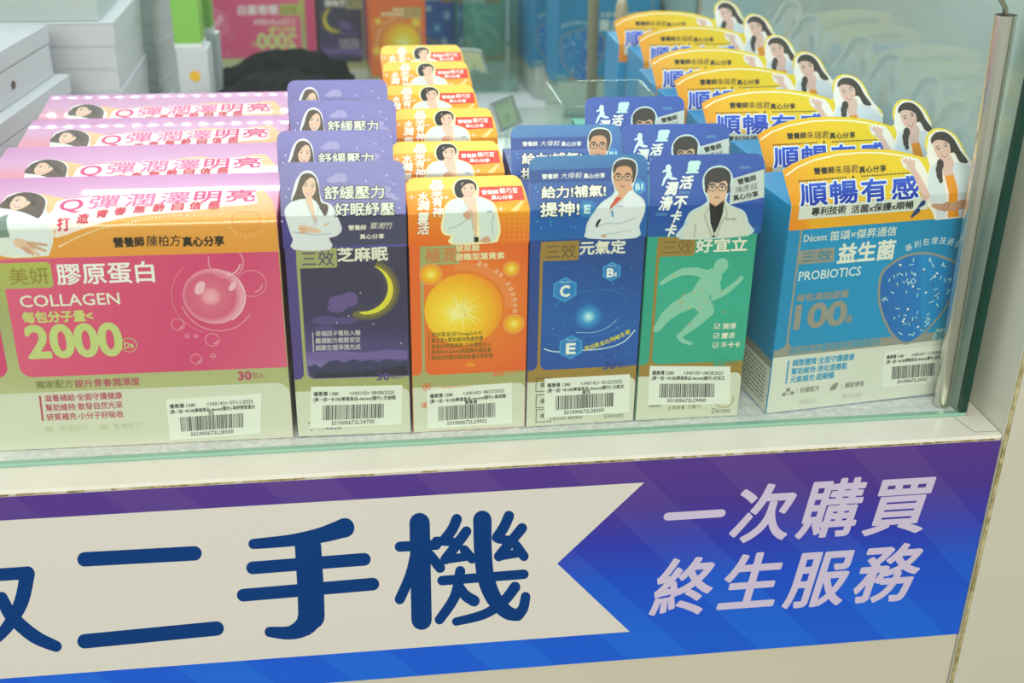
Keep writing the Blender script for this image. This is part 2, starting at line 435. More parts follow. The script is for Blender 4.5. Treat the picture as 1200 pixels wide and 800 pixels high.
cab = empty('display_cabinet', 0, 0, -900)
tag(cab, 'white counter cabinet under the glass case, carrying the purple and blue banner', 'cabinet')
def cpart(name, mb):
    o = mb.build(name, cab); o.location.z = 0.9; return o
b = MB(); b.box(-480, -24.15, -880, 388.2, 660, -3, M_CREAM, 0.5); cpart('cabinet_body', b)
b = MB(); b.box(-478, -20, -900, 386, 658, -880.2, mat('#55524a', 0.6)); cpart('plinth', b)
b = MB(); lp = [(-480, -24.2), (388.2, -24.2), (388.2, -20.1), (372.6, -20.1), (368.0, -0.2), (-480, -0.2)]
b.add([(x, y, -2.6) for x, y in lp]+[(x, y, 0) for x, y in lp], [tuple(range(6))[::-1], tuple(range(6, 12))]+[(i, (i+1) % 6, 6+(i+1) % 6, 6+i) for i in range(6)], M_LEDGE)
cpart('front_ledge', b)
# mitred corner piece of the profile
b = MB(); z0, z1 = -2.6, 0.05
poly = [(368.6, -0.2), (372.8, -18.2), (373.2, -19.5), (388.2, -19.5), (388.2, 60), (378.5, 60), (378.5, -0.2)]
n = len(poly)
b.add([(x, y, z0) for x, y in poly]+[(x, y, z1) for x, y in poly], [list(range(n))[::-1], list(range(n, 2*n))]+[(i, (i+1) % n, n+(i+1) % n, n+i) for i in range(n)], M_LEDGE)
cpart('corner_trim', b)
b = MB(); b.add([(368.0, -0.2, .06), (368.6, -0.2, .06), (373.2, -19.9, .06), (372.6, -20.1, .06)], [(0, 1, 2, 3)], M_GRIME)
b.box(372.6, -20.1, -1, 388.2, -19.5, .03, M_GRIME); cpart('grimy_joint', b)
# crust of old glue below the ledge
b = MB(); rnd = random.Random(5); x = -300
while x < 388:
    l = rnd.uniform(2, 9); d = rnd.uniform(.1, .5)
    if rnd.random() < .7: b.box(x, -24.5-d, -3.3, min(x+l, 388), -24.16, -2.6, M_GRIME)
    x += l
o = cpart('glue_residue', b); o['kind'] = 'stuff'; o['label'] = 'brown dried glue along the banner top'
b = MB(); b.box(-480, 0.2, -2.9, 378.2, 660, 0.0, mat('#dfe4e0', 0.25, key='shelf_board')); cpart('shelf_board', b)

# neighbouring cabinet to the right
nb = empty('neighbour_cabinet', 389, -26, -900)
tag(nb, 'tall white cabinet to the right of the glass case with olive edge banding', 'cabinet')
def npart(name, mb, lab=None):
    o = mb.build(name, nb); o.location = (-.389, .026, .9)
    if lab: o['label'] = lab
    return o
b = MB(); b.box(389.6, -25, -900, 900, 900, 900, M_CREAM); npart('cabinet_body', b)
b = MB(); b.box(388.8, -25.5, -900, 389.5, 900, 900, noisy('side_laminate', '#cdcebf', '#d0d1c3', 8, .4)); npart('side_panel', b)
b = MB(); b.box(391.2, -27.2, -900, 900, -25.6, 900, noisy('front_laminate', '#cac7b6', '#c6c4b3', 8, .35)); npart('front_panel', b)
b = MB(); b.box(389.2, -26.9, -900, 391.1, -25.6, 900, noisy('olive_edge', '#8d8350', '#c3bb8d', 140, .7)); npart('edge_banding', b, 'olive-brown worn edge banding')

# glass
def pane(name, lab, x0, y0, z0, x1, y1, z1, mface, faces_edge, medge, cat='glass pane'):
    m = MB(); vs = [(x, y, z) for z in (z0, z1) for y in (y0, y1) for x in (x0, x1)]
    F = {'bottom': (0, 2, 3, 1), 'top': (4, 5, 7, 6), 'front': (0, 1, 5, 4), 'back': (2, 6, 7, 3), 'left': (0, 4, 6, 2), 'right': (1, 3, 7, 5)}
    for k, f in F.items(): m.add(vs, [f], medge if k in faces_edge else mface)
    o = m.build(name); tag(o, lab, cat); return o
g = empty('front_glass_pane', 0, 2.5); tag(g, 'clear front glass pane standing on the white ledge before the cartons', 'glass pane')
m = MB(); vs = [(x, y, z) for z in (2.2, 520) for y in (0.6, 4.6) for x in (-480, 372)]
m.add(vs, [(0, 1, 5, 4), (2, 6, 7, 3)], M_GLASS); m.add(vs, [(4, 5, 7, 6), (0, 4, 6, 2)], M_EDGE)
o = m.build('glass_sheet', g); o.location.y = -.0025
m = MB(); m.box(-480, 0.5, 0.1, 376.5, 4.7, 2.2, M_EDGE, 0.4); o = m.build('bottom_edge', g); o.location.y = -.0025; o['label'] = 'pale green polished glass edge'
m = MB(); m.box(372.1, 0.5, 2.3, 377.2, 4.7, 520, M_DEDGE, 0.4); o = m.build('end_edge', g); o.location.y = -.0025; o['label'] = 'dark green upright glass edge'
g = empty('side_glass_pane', 375, 330); tag(g, 'right side glass pane with faint reflections of the yellow cards', 'glass pane')
m = MB(); m.add([(373.2, 5.2, 0.3), (373.2, 645, 0.3), (373.2, 645, 520), (373.2, 5.2, 520)], [(0, 1, 2, 3)], M_SIDE); m.add([(377, 5.2, 0.3), (377, 645, 0.3), (377, 645, 520), (377, 5.2, 520), (373.2, 5.2, 520), (373.2, 645, 520)], [(0, 1, 2, 3), (3, 2, 5, 4)], M_EDGE if False else M_SIDE)
o = m.build('glass_sheet', g); o.location = (-.375, -.33, 0)
# mirror at the back
g = empty('rear_mirror', 0, 650); g.rotation_euler = (math.radians(-3.2), 0, 0); tag(g, 'mirror panel along the back of the case reflecting the carton backs', 'mirror')
m = MB(); m.box(-480, 650, 2, 372.5, 654, 520, M_MIRROR, 0.3); o = m.build('mirror_sheet', g); o.location.y = -.65
m = MB(); m.box(-480, 647.5, 0.1, 372.5, 654.5, 1.9, mat('#b9c4bf', .3, metal=.6)); o = m.build('bottom_rail', g); o.location.y = -.65
# felt liner
m = MB(); nx, ny = 260, 8; rnd = random.Random(2)
vs = []; fs = []
for j in range(ny+1):
    for i in range(nx+1):
        x = -330+(372-(-330))*i/nx; y = 5.2+(20)*j/ny
        ed = 0.2 if j in (0,) else 1.0
        vs.append((x+rnd.uniform(-.6, .6), y+rnd.uniform(-.3, .3)*(j not in (0, ny)), 0.4+ed*rnd.uniform(.3, 1.4)*(1.0 if j < 4 else .35)))
for j in range(ny):
    for i in range(nx): k = j*(nx+1)+i; fs.append((k, k+1, k+nx+2, k+nx+1))
m.add(vs, fs, M_FELT)
m.add([(-330, 25.2, .35), (372, 25.2, .35), (372, 440, .35), (-330, 440, .35)], [(0, 1, 2, 3)], M_FELT)
felt = empty('shelf_liner', 20, 200); tag(felt, 'fluffy white felt liner under the cartons on the shelf', 'liner')
o = m.build('felt_sheet', felt, smooth=True); o.location = (-.02, -.2, 0)
m = MB()
for k in range(9000):
    x = rnd.uniform(-240, 371); y = rnd.uniform(5.2, 14.0); a = rnd.uniform(0, 6.28); l = rnd.uniform(1.0, 2.6); z = rnd.uniform(.4, 1.2)
    dx, dy = math.cos(a)*l, abs(math.sin(a))*l*.6
    m.add([(x-.10, y, z), (x+.10, y, z), (x+dx, min(y+dy, 14.4), z+rnd.uniform(.3, 1.2))], [(0, 1, 2)], M_FELT)
o = m.build('felt_fibres', felt); o.location = (-.02, -.2, 0); o['kind'] = 'stuff'

# satin tube in the right corner
g = empty('tube_post', 371, 12); tag(g, 'hollow satin metal tube leaning in the right front corner of the case', 'post')
m = MB(); base = Vector((366.4, 13.4, 2.0)); top = Vector((361.0, 15.6, 247)); 
m.tube([base, base+(top-base)*.5, top], [5.0, 5.4, 5.9], M_STEEL, 28, hollow=True)
m.tube([base+(top-base)*.02, top+Vector((0, 0, 0))], [4.5, 5.3], mat('#6b685f', .5, metal=.5), 24, hollow=True)
o = m.build('tube', g, smooth=True); o.location = (-.371, -.012, 0)
m = MB(); m.tube([top+Vector((0, 0, -30)), top+Vector((-.3, 0, 0)), top+Vector((-1.5, 0, 4)), top+Vector((-6, 0, 10)), top+Vector((-14, 0, 16)), top+Vector((-40, 0, 30)), top+Vector((-90, 0, 60))], 1.5, mat('#b9b49c', .25, metal=1.0), 12)
o = m.build('bent_wire', g, smooth=True); o.location = (-.371, -.012, 0)

# LED strips above the shelf, outside the frame
em = bpy.data.materials.new('led_glow'); em.use_nodes = True; bs = em.node_tree.nodes['Principled BSDF']
bs.inputs['Emission Color'].default_value = (.85, .9, 1, 1); bs.inputs['Emission Strength'].default_value = 60; bs.inputs['Base Color'].default_value = (1, 1, 1, 1)
me = None
for ly, lz, lab in ((40, 330, 'strip of small white lamps along the front top of the glass case'), (612, 352, 'strip of small white lamps along the rear top of the glass case before the mirror')):
    g = empty('led_strip', 0, ly, lz); tag(g, lab, 'light strip')
    m = MB(); m.box(-350, -6, 1.2, 370, 6, 4, mat('#dddddd', .5)); m.build('strip_body', g)
    for k in range(42):
        if me is None:
            m = MB(); m.tube([(0, 0, 0), (0, 0, 2)], [3.2, 3.6], em, 10); led = m.build('led', g); me = led.data
        else: led = link('led', me, g)
        led.location = ((-345+k*17)*MM, 0, -.0009)

# ================================================================== sign banner on the cabinet front
YS = -25.4
def sgn(px, py):
    q = hit(px, py, Vector((0, 1, 0)), Vector((0, YS, 0))); return (q.x, q.z)
S = Sheet(sgn)
zt, zb = -3.4, -154.0; xr = 387.8; xl = -330
SG = ramp_mat('banner_gradient', 'linear', (0, -10), (0, -140), [(0, '#4f2f88'), (.18, '#462c8c'), (.42, '#2434ac'), (.62, '#0448c4'), (1, '#0057d2')], 0.5)
SG2 = ramp_mat('banner_gradient_light', 'linear', (0, -10), (0, -140), [(0, '#57398a'), (.18, '#4e378e'), (.42, '#2f40b2'), (.62, '#0c54ca'), (1, '#0663d8')], 0.5)
S.rect(xl, zb, xr, zt, SG, 0)
for k in range(8):                                    # diagonal light stripes
    x0 = 113-88*5+k*88.0; wv = 42; sh = 150.6*.9
    pts = [(x0, zt), (x0+wv, zt), (x0+wv+sh, zb), (x0+sh, zb)]
    if x0 < xl: pts = [(xl, zt-(xl-x0)/.9)]+([(xl, zt), (x0+wv, zt)] if x0+wv > xl else [(xl, zt-(xl-x0-wv)/.9)])+pts[2:] if x0+sh > xl else []
    out = []
    for i in range(len(pts)):                         # clip to the right border
        a, b_ = pts[i], pts[(i+1) % len(pts)]
        if a[0] <= xr: out.append(a)
        if (a[0]-xr)*(b_[0]-xr) < 0: t = (xr-a[0])/(b_[0]-a[0]); out.append((xr, a[1]+(b_[1]-a[1])*t))
    if len(out) > 2: S.poly(out, SG2, 1)
CW = mat('#d3d0c9', 0.5, spec=.25); NAVY = mat('#003878', 0.5, spec=.2); PALE = mat('#c6bcd6', 0.5, spec=.25)
S.crop(0, 0, 1)
a = S.p(755, 564); bb = S.p(653, 660); c_ = S.p(738, 737); dl = S.p(0, 611); dl2 = S.p(0, 798)
S.poly([(xl, (dl[1]+a[1])/2), (a[0], (dl[1]+a[1])/2), bb, (c_[0], (dl2[1]+c_[1])/2), (xl, (dl2[1]+c_[1])/2)], CW, 2)
ACC = []
def st(pts, wd, lay=3, m_=NAVY):
    ws = wd if isinstance(wd, (list, tuple)) else [wd]*len(pts)
    if len(pts) > 2:                                  # smooth the brush path
        q_ = catmull([(a_[0], a_[1]) for a_ in pts], 4, False); w4 = []
        for i in range(len(pts)-1): w4 += [ws[i]+(ws[i+1]-ws[i])*k/4 for k in range(4)]
        pts, ws = q_, w4+[ws[-1]]
    ACC.extend([S.p(*q) for q in capsule(pts[i], pts[i+1], ws[i]/2, ws[i+1]/2, 16)] for i in range(len(pts)-1))
# remnant of the first character at the left border
S.crop(0, 0, 1)
st([(-16, 674), (30, 671)], 15); st([(32, 672), (25, 705), (8, 735), (-14, 757)], [18, 17, 14, 10]); st([(2, 700), (14, 722), (40, 745), (66, 757)], [14, 16, 16, 13])
# 二
st([(99, 655), (228, 648)], 17); st([(99, 751), (254, 736)], 17)
# 手
st([(297, 637), (340, 633), (375, 627), (404, 618)], [12, 14, 18, 23]); st([(296, 665), (427, 655)], 15); st([(285, 697), (437, 684)], 15)
st([(361, 640), (364, 690), (365, 722)], 31); st([(364, 722), (357, 733), (340, 741), (316, 740)], [31, 24, 16, 12])
# 機
S.crop(380, 500, 2.667)
s6 = st
s6([(298, 300), (304, 602)], 64); s6([(236, 374), (350, 368)], 32); s6([(285, 400), (268, 465), (236, 538)], [34, 32, 32]); s6([(330, 400), (362, 440)], 32)
s6([(414, 288), (400, 320), (376, 352)], 33); s6([(444, 326), (412, 370), (378, 414)], 32); s6([(350, 356), (420, 360)], 28); s6([(380, 414), (450, 404)], 27); s6([(438, 384), (462, 412)], 30)
s6([(494, 290), (496, 390), (505, 470), (530, 535), (570, 578), (604, 588)], [58, 56, 54, 50, 44, 36]); s6([(606, 586), (622, 565), (629, 530)], [36, 32, 30])
s6([(577, 278), (562, 312), (540, 345)], 33); s6([(618, 316), (580, 362), (546, 404)], 32); s6([(544, 350), (590, 355)], 28); s6([(546, 404), (606, 394)], 27); s6([(600, 370), (624, 404)], 30)
s6([(368, 480), (624, 460)], 30); s6([(425, 450), (408, 530), (360, 602)], [32, 32, 30]); s6([(420, 492), (440, 525), (468, 543)], [26, 34, 36]); s6([(596, 500), (560, 545), (500, 585), (412, 608)], [34, 32, 30, 26])
v_, f_ = union(ACC); S.add(v_, f_, NAVY, 3)
S.crop(740, 450, 2.2848)
for t, x0, x1, yc0, yc1, h_ in (('次', 272, 440, 352, 342, 150), ('購', 455, 620, 338, 330, 152), ('買', 635, 808, 330, 322, 150),
                                ('終', 60, 225, 548, 540, 150), ('生', 243, 405, 535, 525, 148), ('服', 420, 590, 526, 518, 148), ('務', 604, 775, 512, 504, 150)):
    S.tx(t, x0+6, yc0, x1-10, yc1, h_*.98, PALE, 3, bold=1.0, shear=0.14)
S.stroke([S.p(98, 354), S.p(240, 345)], 2.9, PALE, 3, n=12)
g = empty('sign_banner', 30, -24, -80); tag(g, 'purple to blue advertising banner with a cream arrow on the cabinet front', 'banner')
o = S.emit('printed_board', g, lambda u, v, w_: (u-30, YS+24-w_, v+80))
m = MB(); m.box(xl, YS+.05, zb, xr, -24.3, zt, mat('#cfcac0', .4)); o2 = m.build('backing_board', g); o2.location = (-.03, .024, .08)

# ================================================================== cartons
GOLDG = mat('#b3b478', 0.38, metal=0.2, key='greenish_gold_foil'); GOLD = mat('#b08d45', 0.35, metal=0.25, key='gold_foil')
CREAM = mat('#d9d9c8', 0.5); TITLE = mat('#eeeadb')
D0 = 58.0
def narrow(F, col, foil, tagtext, tagcol, vb=39, vc=31, tagu=(6.3, 28.8)):
    """shared layout of the four narrow cartons: side strip, foil frame, tag, cream foot"""
    S = Sheet(F.front); W = F.W; H = F.H
    S.rect(.6, .6, W-.6, H-.6, col[0], 0)
    S.rect(.4, .5, W-.4, vb+9, foil, 1)
    # left wrap strip with rounded foot, foil line, main panel with rounded foot
    def rl(x0, x1, left, r, lay, m_, x_top=H-.4):
        pts = [(x0, x_top), (x0, vb+(r if left else 0))]
        if left: pts += [(x0+r-r*math.cos(t), vb+r-r*math.sin(t)) for t in [math.pi/2*k/6 for k in range(1, 7)]]+[(x1, vb), (x1, x_top)]
        else: pts += [(x1-r+r*math.sin(t), vb+r-r*math.cos(t)) for t in [math.pi/2*k/6 for k in range(7)]]+[(x1, x_top)]
        S.poly(pts, m_, lay)
    S.rect(5.6, vb+4, 8.2, H-25, foil, 2)
    rl(.3, 6.1, False, 4, 2, col[0]); rl(7.9, W-.3, True, 4.5, 2, col[1])
    S.rect(6.1, vb+6, 7.9, 116, foil, 3)
    r = 4
    S.poly([(.3, .5), (W-.4, .5), (W-.4, vc-r)]+[(W-.6-r+r*math.cos(t), vc-r+r*math.sin(t)) for t in [math.pi/2*k/6 for k in range(7)]]+[(.3, vc)], CREAM, 2)
    S.poly([(tagu[0], 109.5), (tagu[1]-1, 109.5), (tagu[1], 110.5), (tagu[1], 121.5), (tagu[0], 121.5)], foil, 4)
    S.text(tagtext, (tagu[0]+3, 115.2), (tagu[1]-1.8, 115.2), 9.0, tagcol, 6, bold=.08)
    return S

def make(name, label, cat, F, S_front, body, card, lean, group, D, r=1.6, bulge=0):
    root = empty(name, F.o.x, F.o.y, 1.2, F.yaw)
    tag(root, label, cat, group)
    both(S_front, body, F.W, F.H, D, root)
    if card:
        Sc, outline, cm = card
        Sc.emit('header_card', root, bend(F.H+.35, lean, r, bulge=bulge), cuts=bcuts(lean, r, 5 if r < 3 else 10)+([6+1.8*k for k in range(30)] if bulge else []), slab=outline, slabm=cm)
    return root
def rr(u0, v0, u1, v1, r=5, n=6):
    """card outline with rounded top corners"""
    return [(u0, v0), (u1, v0), (u1, v1-r)]+[(u1-r+r*math.cos(t), v1-r+r*math.sin(t)) for t in [math.pi/2*k/n for k in range(1, n+1)]]+[(u0+r-r*math.sin(t), v1-r+r*math.cos(t)) for t in [math.pi/2*k/n for k in range(n)]]+[(u0, v1-r)]
def copy_thing(root, loc, rz, label):
    r = root.copy(); C.objects.link(r); r.location = loc; r.rotation_euler = (0, 0, rz); r['label'] = label
    for ch in list(root.children):
        if ch.name.startswith('price_sticker'): continue
        c = ch.copy(); C.objects.link(c); c.parent = r
    return r
R_ = math.radians
HC = 140.4
random.seed(11)

# ---------------- purple carton
F = Face((349.5, 514), (482, 509), HC, R_(20)); LP = R_(20)
PUR = mat('#54418c'); NIGHT = ramp_mat('night_sky', 'linear', (30, 45), (45, 138), [(0, '#8873b4'), (.10, '#5b4b8a'), (.3, '#3f3763'), (.6, '#3c3856'), (1, '#45415c')], .42)
S = narrow(F, (PUR, NIGHT), GOLDG, '三效', mat('#55506f'))
S.crop(320, 180, 4)
S.tx('芝麻眠', 303, 483, 537, 477, 66, TITLE, 6, bold=.28)
mc = S.p(435, 645); mr = 15.6
GLOW = ramp_mat('moon_glow', 'radial', (mc[0], mc[1]), mr+5, [(0, '#3f385b'), (.70, '#49415a'), (.8, '#8a7d3a'), (.86, '#6c6244'), (1, '#443d5c')])
S.ring(mc, mr-.8, 9.5, GLOW, 3, -118, 68, n=40)
MY = mat('#e6dc3a')
cres = [(mc[0]+mr*math.cos(R_(t)), mc[1]+mr*math.sin(R_(t))) for t in range(-100, 66, 6)]+[(mc[0]-2.4+(mr-.6)*math.cos(R_(t)), mc[1]+1.3+(mr-.6)*math.sin(R_(t))) for t in range(62, -104, -6)]
S.poly(cres, MY, 5)
CL1 = mat('#6b5596'); CL2 = mat('#5c4a86')
S.crop(320, 340, 4)
for cx_, cy_, rx, ry in ((330, 60, 62, 30), (300, 90, 40, 22), (360, 40, 30, 24), (250, 150, 60, 22), (340, 150, 50, 16), (240, 190, 40, 14)):
    q = S.p(cx_, cy_); S.ell(q, rx*.137, ry*.137, CL1 if cy_ < 120 else CL2, 4)
for q in ((355, 128), (470, 165), (600, 255), (300, 160), (410, 20)): S.ell(S.p(*q), .35, .35, WHT, 5, n=8)
S.poly(S.P((165, 300), (300, 290), (420, 300), (540, 285), (630, 290), (630, 330), (165, 335)), mat('#7460a4'), 3)
v0 = 39.6
mts = [(8.4, 47.5), (13, 49), (16, 46.5), (21, 50.5), (26, 51), (30, 49), (35, 51.5), (40, 49.5), (45, 50.5), (50, 49), (56, 51), (62, 48.5), (F.W-.5, 50), (F.W-.5, v0), (12, v0), (9.3, 41)]
S.poly(mts, mat('#3d3a63'), 5)
tre = [(12, v0)]
x = 12.0
rt = random.Random(3)
while x < F.W-3: tre += [(x, 41.5+max(0, x-40)*.12), (x+.9, 43.5+rt.uniform(0, 2.2)+max(0, x-44)*.16), (x+1.8, 41.6+max(0, x-40)*.12)]; x += 1.8
tre.append((F.W-.5, v0)); S.poly(tre, mat('#25233a'), 6)
LGT = mat('#cfc9c9')
for i, t in enumerate(('幸福因子幫助入睡', '嚴選配方輕鬆安定', '調節生理淨透光成')): S.tx(t, 200, 210+i*33, 410, 208+i*33, 25, LGT, 6, bold=.06)
S.stroke(S.P((186, 207), (190, 296)), .25, LGT, 6)
S.tx('30', 488, 412, 545, 410, 33, PUR, 6, bold=.18); S.tx('粒入', 553, 412, 612, 410, 24, PUR, 6)
for q, r in (((190, 650), .9), ((170, 630), .5), ((207, 640), .5), ((215, 660), .4), ((180, 662), .5)): S.ell(S.p(*q), r, r, PUR, 6, n=10)
S.tx('專業營養', 246, 652, 320, 652, 16, PUR, 6); S.stroke(S.P((235, 640), (236, 665)), .12, PUR, 6)
quadP = S.P((178, 460), (607, 452), (602, 634), (175, 654))
# header
H_ = Sheet(F.card); H_.crop(320, 180, 6.156); top = F.card(400, 192)[1]; bot = H_.p(500, 695)[1]
outl = rr(-.5, bot, F.W+.2, top, 5.5)
HP = ramp_mat('violet_card', 'linear', (0, -18), (30, 30), [(0, '#4a3f8e'), (.35, '#584a9c'), (.8, '#6b62b8'), (1, '#7069bd')], .33)
H_.poly(outl, HP, 1)
H_.poly([(F.W*.24, -18), (F.W+.1, -18), (F.W+.1, -.5), (F.W*.24, -.5)], mat('#4b4668'), 2)
for q in ((115, 272), (95, 330), (820, 175), (875, 237), (912, 410), (670, 215), (65, 505), (940, 120)): H_.ell(H_.p(*q), .55, .55, mat('#b9b4ee'), 3, n=10); H_.ell(H_.p(*q), .28, .28, WHT, 4, n=8)
for a_, b_ in (((820, 175), (700, 130)), ((875, 237), (720, 165)), ((910, 410), (800, 370))): H_.stroke(H_.P(a_, b_), [.22, .05], mat('#9a93dc'), 3, n=5)
CLD = mat('#a49bd6')
for q, r in (((440, 205), 3.2), ((480, 190), 4.2), ((510, 208), 2.4), ((410, 212), 1.8), ((815, 275), 3), ((850, 320), 2.6), ((885, 340), 2), ((790, 300), 3)): H_.ell(H_.p(*q), r, r*.55, CLD, 3)
for t, x0, y0, x1, y1 in (('舒緩壓力', 372, 298, 800, 298), ('好眠紓壓', 448, 420, 875, 418)):
    H_.tx(t, x0, y0, x1, y1, 92, mat('#efecdf'), 8, bold=.14, out=.62, outm=mat('#2a2748'), outlay=6)
for a_, b_ in (((760, 345), (840, 343)), ((450, 467), (910, 462))): H_.stroke(H_.P(a_, b_), .14, INK, 8, n=4)
H_.tx('營養師', 545, 550, 672, 548, 36, TITLE, 6, bold=.08); H_.tx('葉湘竹', 702, 535, 862, 535, 48, TITLE, 6, shear=.2); H_.tx('真心分享', 628, 615, 802, 611, 36, TITLE, 6, bold=.08)
# woman, arms folded, long brown hair
sil = H_.P((170, 350), (130, 385), (98, 430), (112, 500), (140, 590), (160, 640), (158, 697), (405, 697), (390, 620), (450, 600), (485, 560), (460, 490), (425, 410), (390, 385), (350, 370), (325, 300), (315, 210), (285, 165), (255, 152), (215, 165), (180, 215), (160, 280), (145, 345))
H_.halo(catmull(sil, 3), 1.0, mat('#e9e6f2'), 5)
H_.poly(H_.P((255, 158), (210, 172), (185, 225), (168, 285), (140, 360), (200, 345), (290, 350), (330, 390), (375, 465), (398, 420), (392, 385), (350, 370), (338, 320), (325, 240), (300, 180)), HAIRB, 7, 4)
H_.poly(H_.P((238, 330), (285, 335), (330, 500), (300, 520), (235, 380)), SKIN, 8)
facep(H_, 262, 262, 100, 158, 9, rot=-.12)
H_.poly(H_.P((290, 172), (240, 165), (214, 205), (212, 260), (232, 225), (262, 195), (285, 190), (305, 215), (312, 280), (322, 300), (322, 230)), HAIRB, 13, 3)
H_.poly(H_.P((215, 345), (165, 360), (120, 395), (103, 430), (120, 510), (150, 600), (165, 697), (400, 697), (372, 630), (300, 560), (298, 510), (262, 430), (240, 375), (232, 345)), COAT, 10, 3)
H_.poly(H_.P((285, 350), (300, 430), (318, 520), (300, 600), (370, 618), (440, 600), (478, 555), (440, 470), (405, 400), (398, 440), (378, 470), (340, 410), (310, 365)), COAT, 10, 3)
H_.poly(H_.P((375, 465), (395, 435), (390, 395), (360, 385), (335, 400), (355, 440)), HAIRB, 12, 3)
H_.stroke(H_.P((240, 370), (270, 440), (310, 520)), .3, COATS, 11, n=5); H_.stroke(H_.P((330, 400), (325, 460), (312, 510)), .25, COATS, 11, n=5)
H_.stroke(H_.P((150, 580), (230, 590), (330, 600), (420, 590)), .4, COATS, 12, n=5)
H_.poly(H_.P((185, 540), (225, 530), (275, 545), (340, 565), (345, 588), (280, 580), (215, 590), (195, 575)), SKIN, 13, 3)
for k in range(4): H_.stroke(H_.P((232, 545+k*9), (186+k*4, 540+k*16)), .42, SKIN2 if k % 2 else SKIN, 14, n=6)
H_.poly(H_.P((365, 530), (400, 508), (408, 520), (380, 538)), SKIN, 13, 3)
side = carton_body(F.W, F.H, D0, PUR, GOLDG, CREAM, 39, 31)
pr = make('supplement_carton', '', 'box', F, S, side, (H_, outl, mat('#dcdbe6')), LP, 'violet cartons with a night-sky picture', D0)
pr['label'] = 'front violet carton with moon picture and barcode price sticker'
sticker(quadP, '1380', '08/08/2025', '(買一送一8158)樂福食品-decent(國外)-芝麻眠', None, 'S01000672L24700', F.W, F.H, pr, seed=1)
for x_, y_, rz, lb in ((-46, 79, -2.2, 'violet carton second from the glass in the moon-picture row'), (-41, 150, -1.5, 'violet carton third from the glass in the moon-picture row'), (-44.5, 205, -1.2, 'rearmost violet carton, its card washed pale by the lamps')):
    copy_thing(pr, (x_*MM, y_*MM, 1.2*MM), R_(rz), lb)

# ---------------- orange carton
F = Face((484.5, 509), (615, 502), HC, R_(52)); LO = R_(52)
ORG = mat('#ee6a24'); ORM = ramp_mat('orange_panel', 'radial', (36, 82), 62, [(0, '#f58a22'), (.45, '#f07a26'), (.7, '#ee6a26'), (1, '#ea6226')])
S = narrow(F, (ORG, ORM), GOLDG, '極潤', mat('#d8793a'), tagu=(6.3, 28.8))
S.crop(320, 180, 4); TY = mat('#f0e3b4')
S.tx('玻尿酸', 857, 451, 968, 450, 32, TY, 6, bold=.12); S.tx('游離型葉黃素', 855, 490, 1084, 488, 32, TY, 6, bold=.12)
S.crop(320, 340, 4)
c0 = S.p(893, 100); rb = 22.8
S.ring(c0, rb+4.3, 5.0, mat('#f28a44'), 3, 0, 100)
S.ell(c0, rb, rb, ramp_mat('sun_ball', 'radial', S.p(850, 120), 36, [(0, '#fff7b0'), (.15, '#ffe23c'), (.5, '#fcc01c'), (.8, '#f79416'), (1, '#f3801a')]), 4, n=48)
rt = random.Random(4)
for k in range(90):
    a_ = rt.uniform(0, 6.28); r0 = rt.uniform(.5, 3); r1 = rt.uniform(5, 15); q = S.p(880, 105)
    S.stroke([(q[0]+r0*math.cos(a_), q[1]+r0*math.sin(a_)), (q[0]+r1*math.cos(a_), q[1]+r1*math.sin(a_))], [.18, .03], mat('#fff3a0'), 5, n=4)
for k in range(60):
    a_ = rt.uniform(0, 6.28); r0 = rt.uniform(12, 22); q = c0; S.ell((q[0]+r0*math.cos(a_), q[1]+r0*math.sin(a_)), .16, .16, mat('#ffe679'), 5, n=6)
for (x_, y_, r_) in ((740, -65, 6.2), (1117, -92, 4.4), (1128, 165, 5.9), (925, 358, 3.0)):
    q = S.p(x_, y_); 
    if y_ > 300: S.poly([(q[0]+r_*math.cos(t), q[1]-1+r_*math.sin(t)) for t in [math.pi*k/12 for k in range(13)]], mat('#f6961c'), 5); continue
    S.ring(q, r_, .9, mat('#f9a44c'), 5); S.ell(q, r_-.5, r_-.5, ramp_mat('drop_%d' % x_, 'radial', (q[0], q[1]), r_, [(0, '#fff07a'), (.5, '#fbc421'), (1, '#f59a1a')]), 4)
arc = '晶亮·透亮·舒緩疲勞修護'
for k, ch in enumerate(arc):
    a_ = R_(72-k*6.9); rr_ = rb+7.4
    q = (c0[0]+rr_*math.cos(a_), c0[1]+rr_*math.sin(a_)); e = (math.sin(a_), -math.cos(a_)); hw_ = 1.35 if ch != '·' else .3
    S.text(ch, (q[0]-e[0]*hw_, q[1]-e[1]*hw_), (q[0]+e[0]*hw_, q[1]+e[1]*hw_), 2.9 if ch != '·' else 2.9, mat('#f9d9b4'), 6, rot=True)
OLV = mat('#6f6a1c')
for i, t in enumerate(('添加藻油(含Omega3-6-9)', '維生素A幫助維持暗處視覺', '黃金比例葉黃素:玉米黃素(5:1)', '採用FDA/GRAS美國專利葉黃素', '採用自然農法栽培金盞花萃取物')):
    S.tx(t, 742, 214+i*28, (978, 985, 1020, 1022, 1030)[i], 208+i*26, 22, OLV, 7, bold=.03)
S.stroke(S.P((729, 207), (733, 332)), .22, OLV, 7)
S.tx('30', 1030, 392, 1082, 390, 32, mat('#f0703a'), 6, bold=.18); S.tx('粒入', 1090, 392, 1145, 390, 22, mat('#e98a5c'), 6)
for q, r in (((720, 460), 2.2), ((712, 545), 1.8)):
    p_ = S.p(*q); S.ring(p_, r, .5, ORG, 6); S.ell(p_, r*.5, r*.5, ORG, 6, n=8)
S.stroke(S.P((790, 462), (960, 456)), .3, mat('#ee9a5c'), 6)
quadO = S.P((722, 473), (1118, 440), (1120, 630), (724, 655))
H_ = Sheet(F.card); H_.crop(460, 190, 6.667); top = F.card(540, 209.5)[1]; bot = -19.6
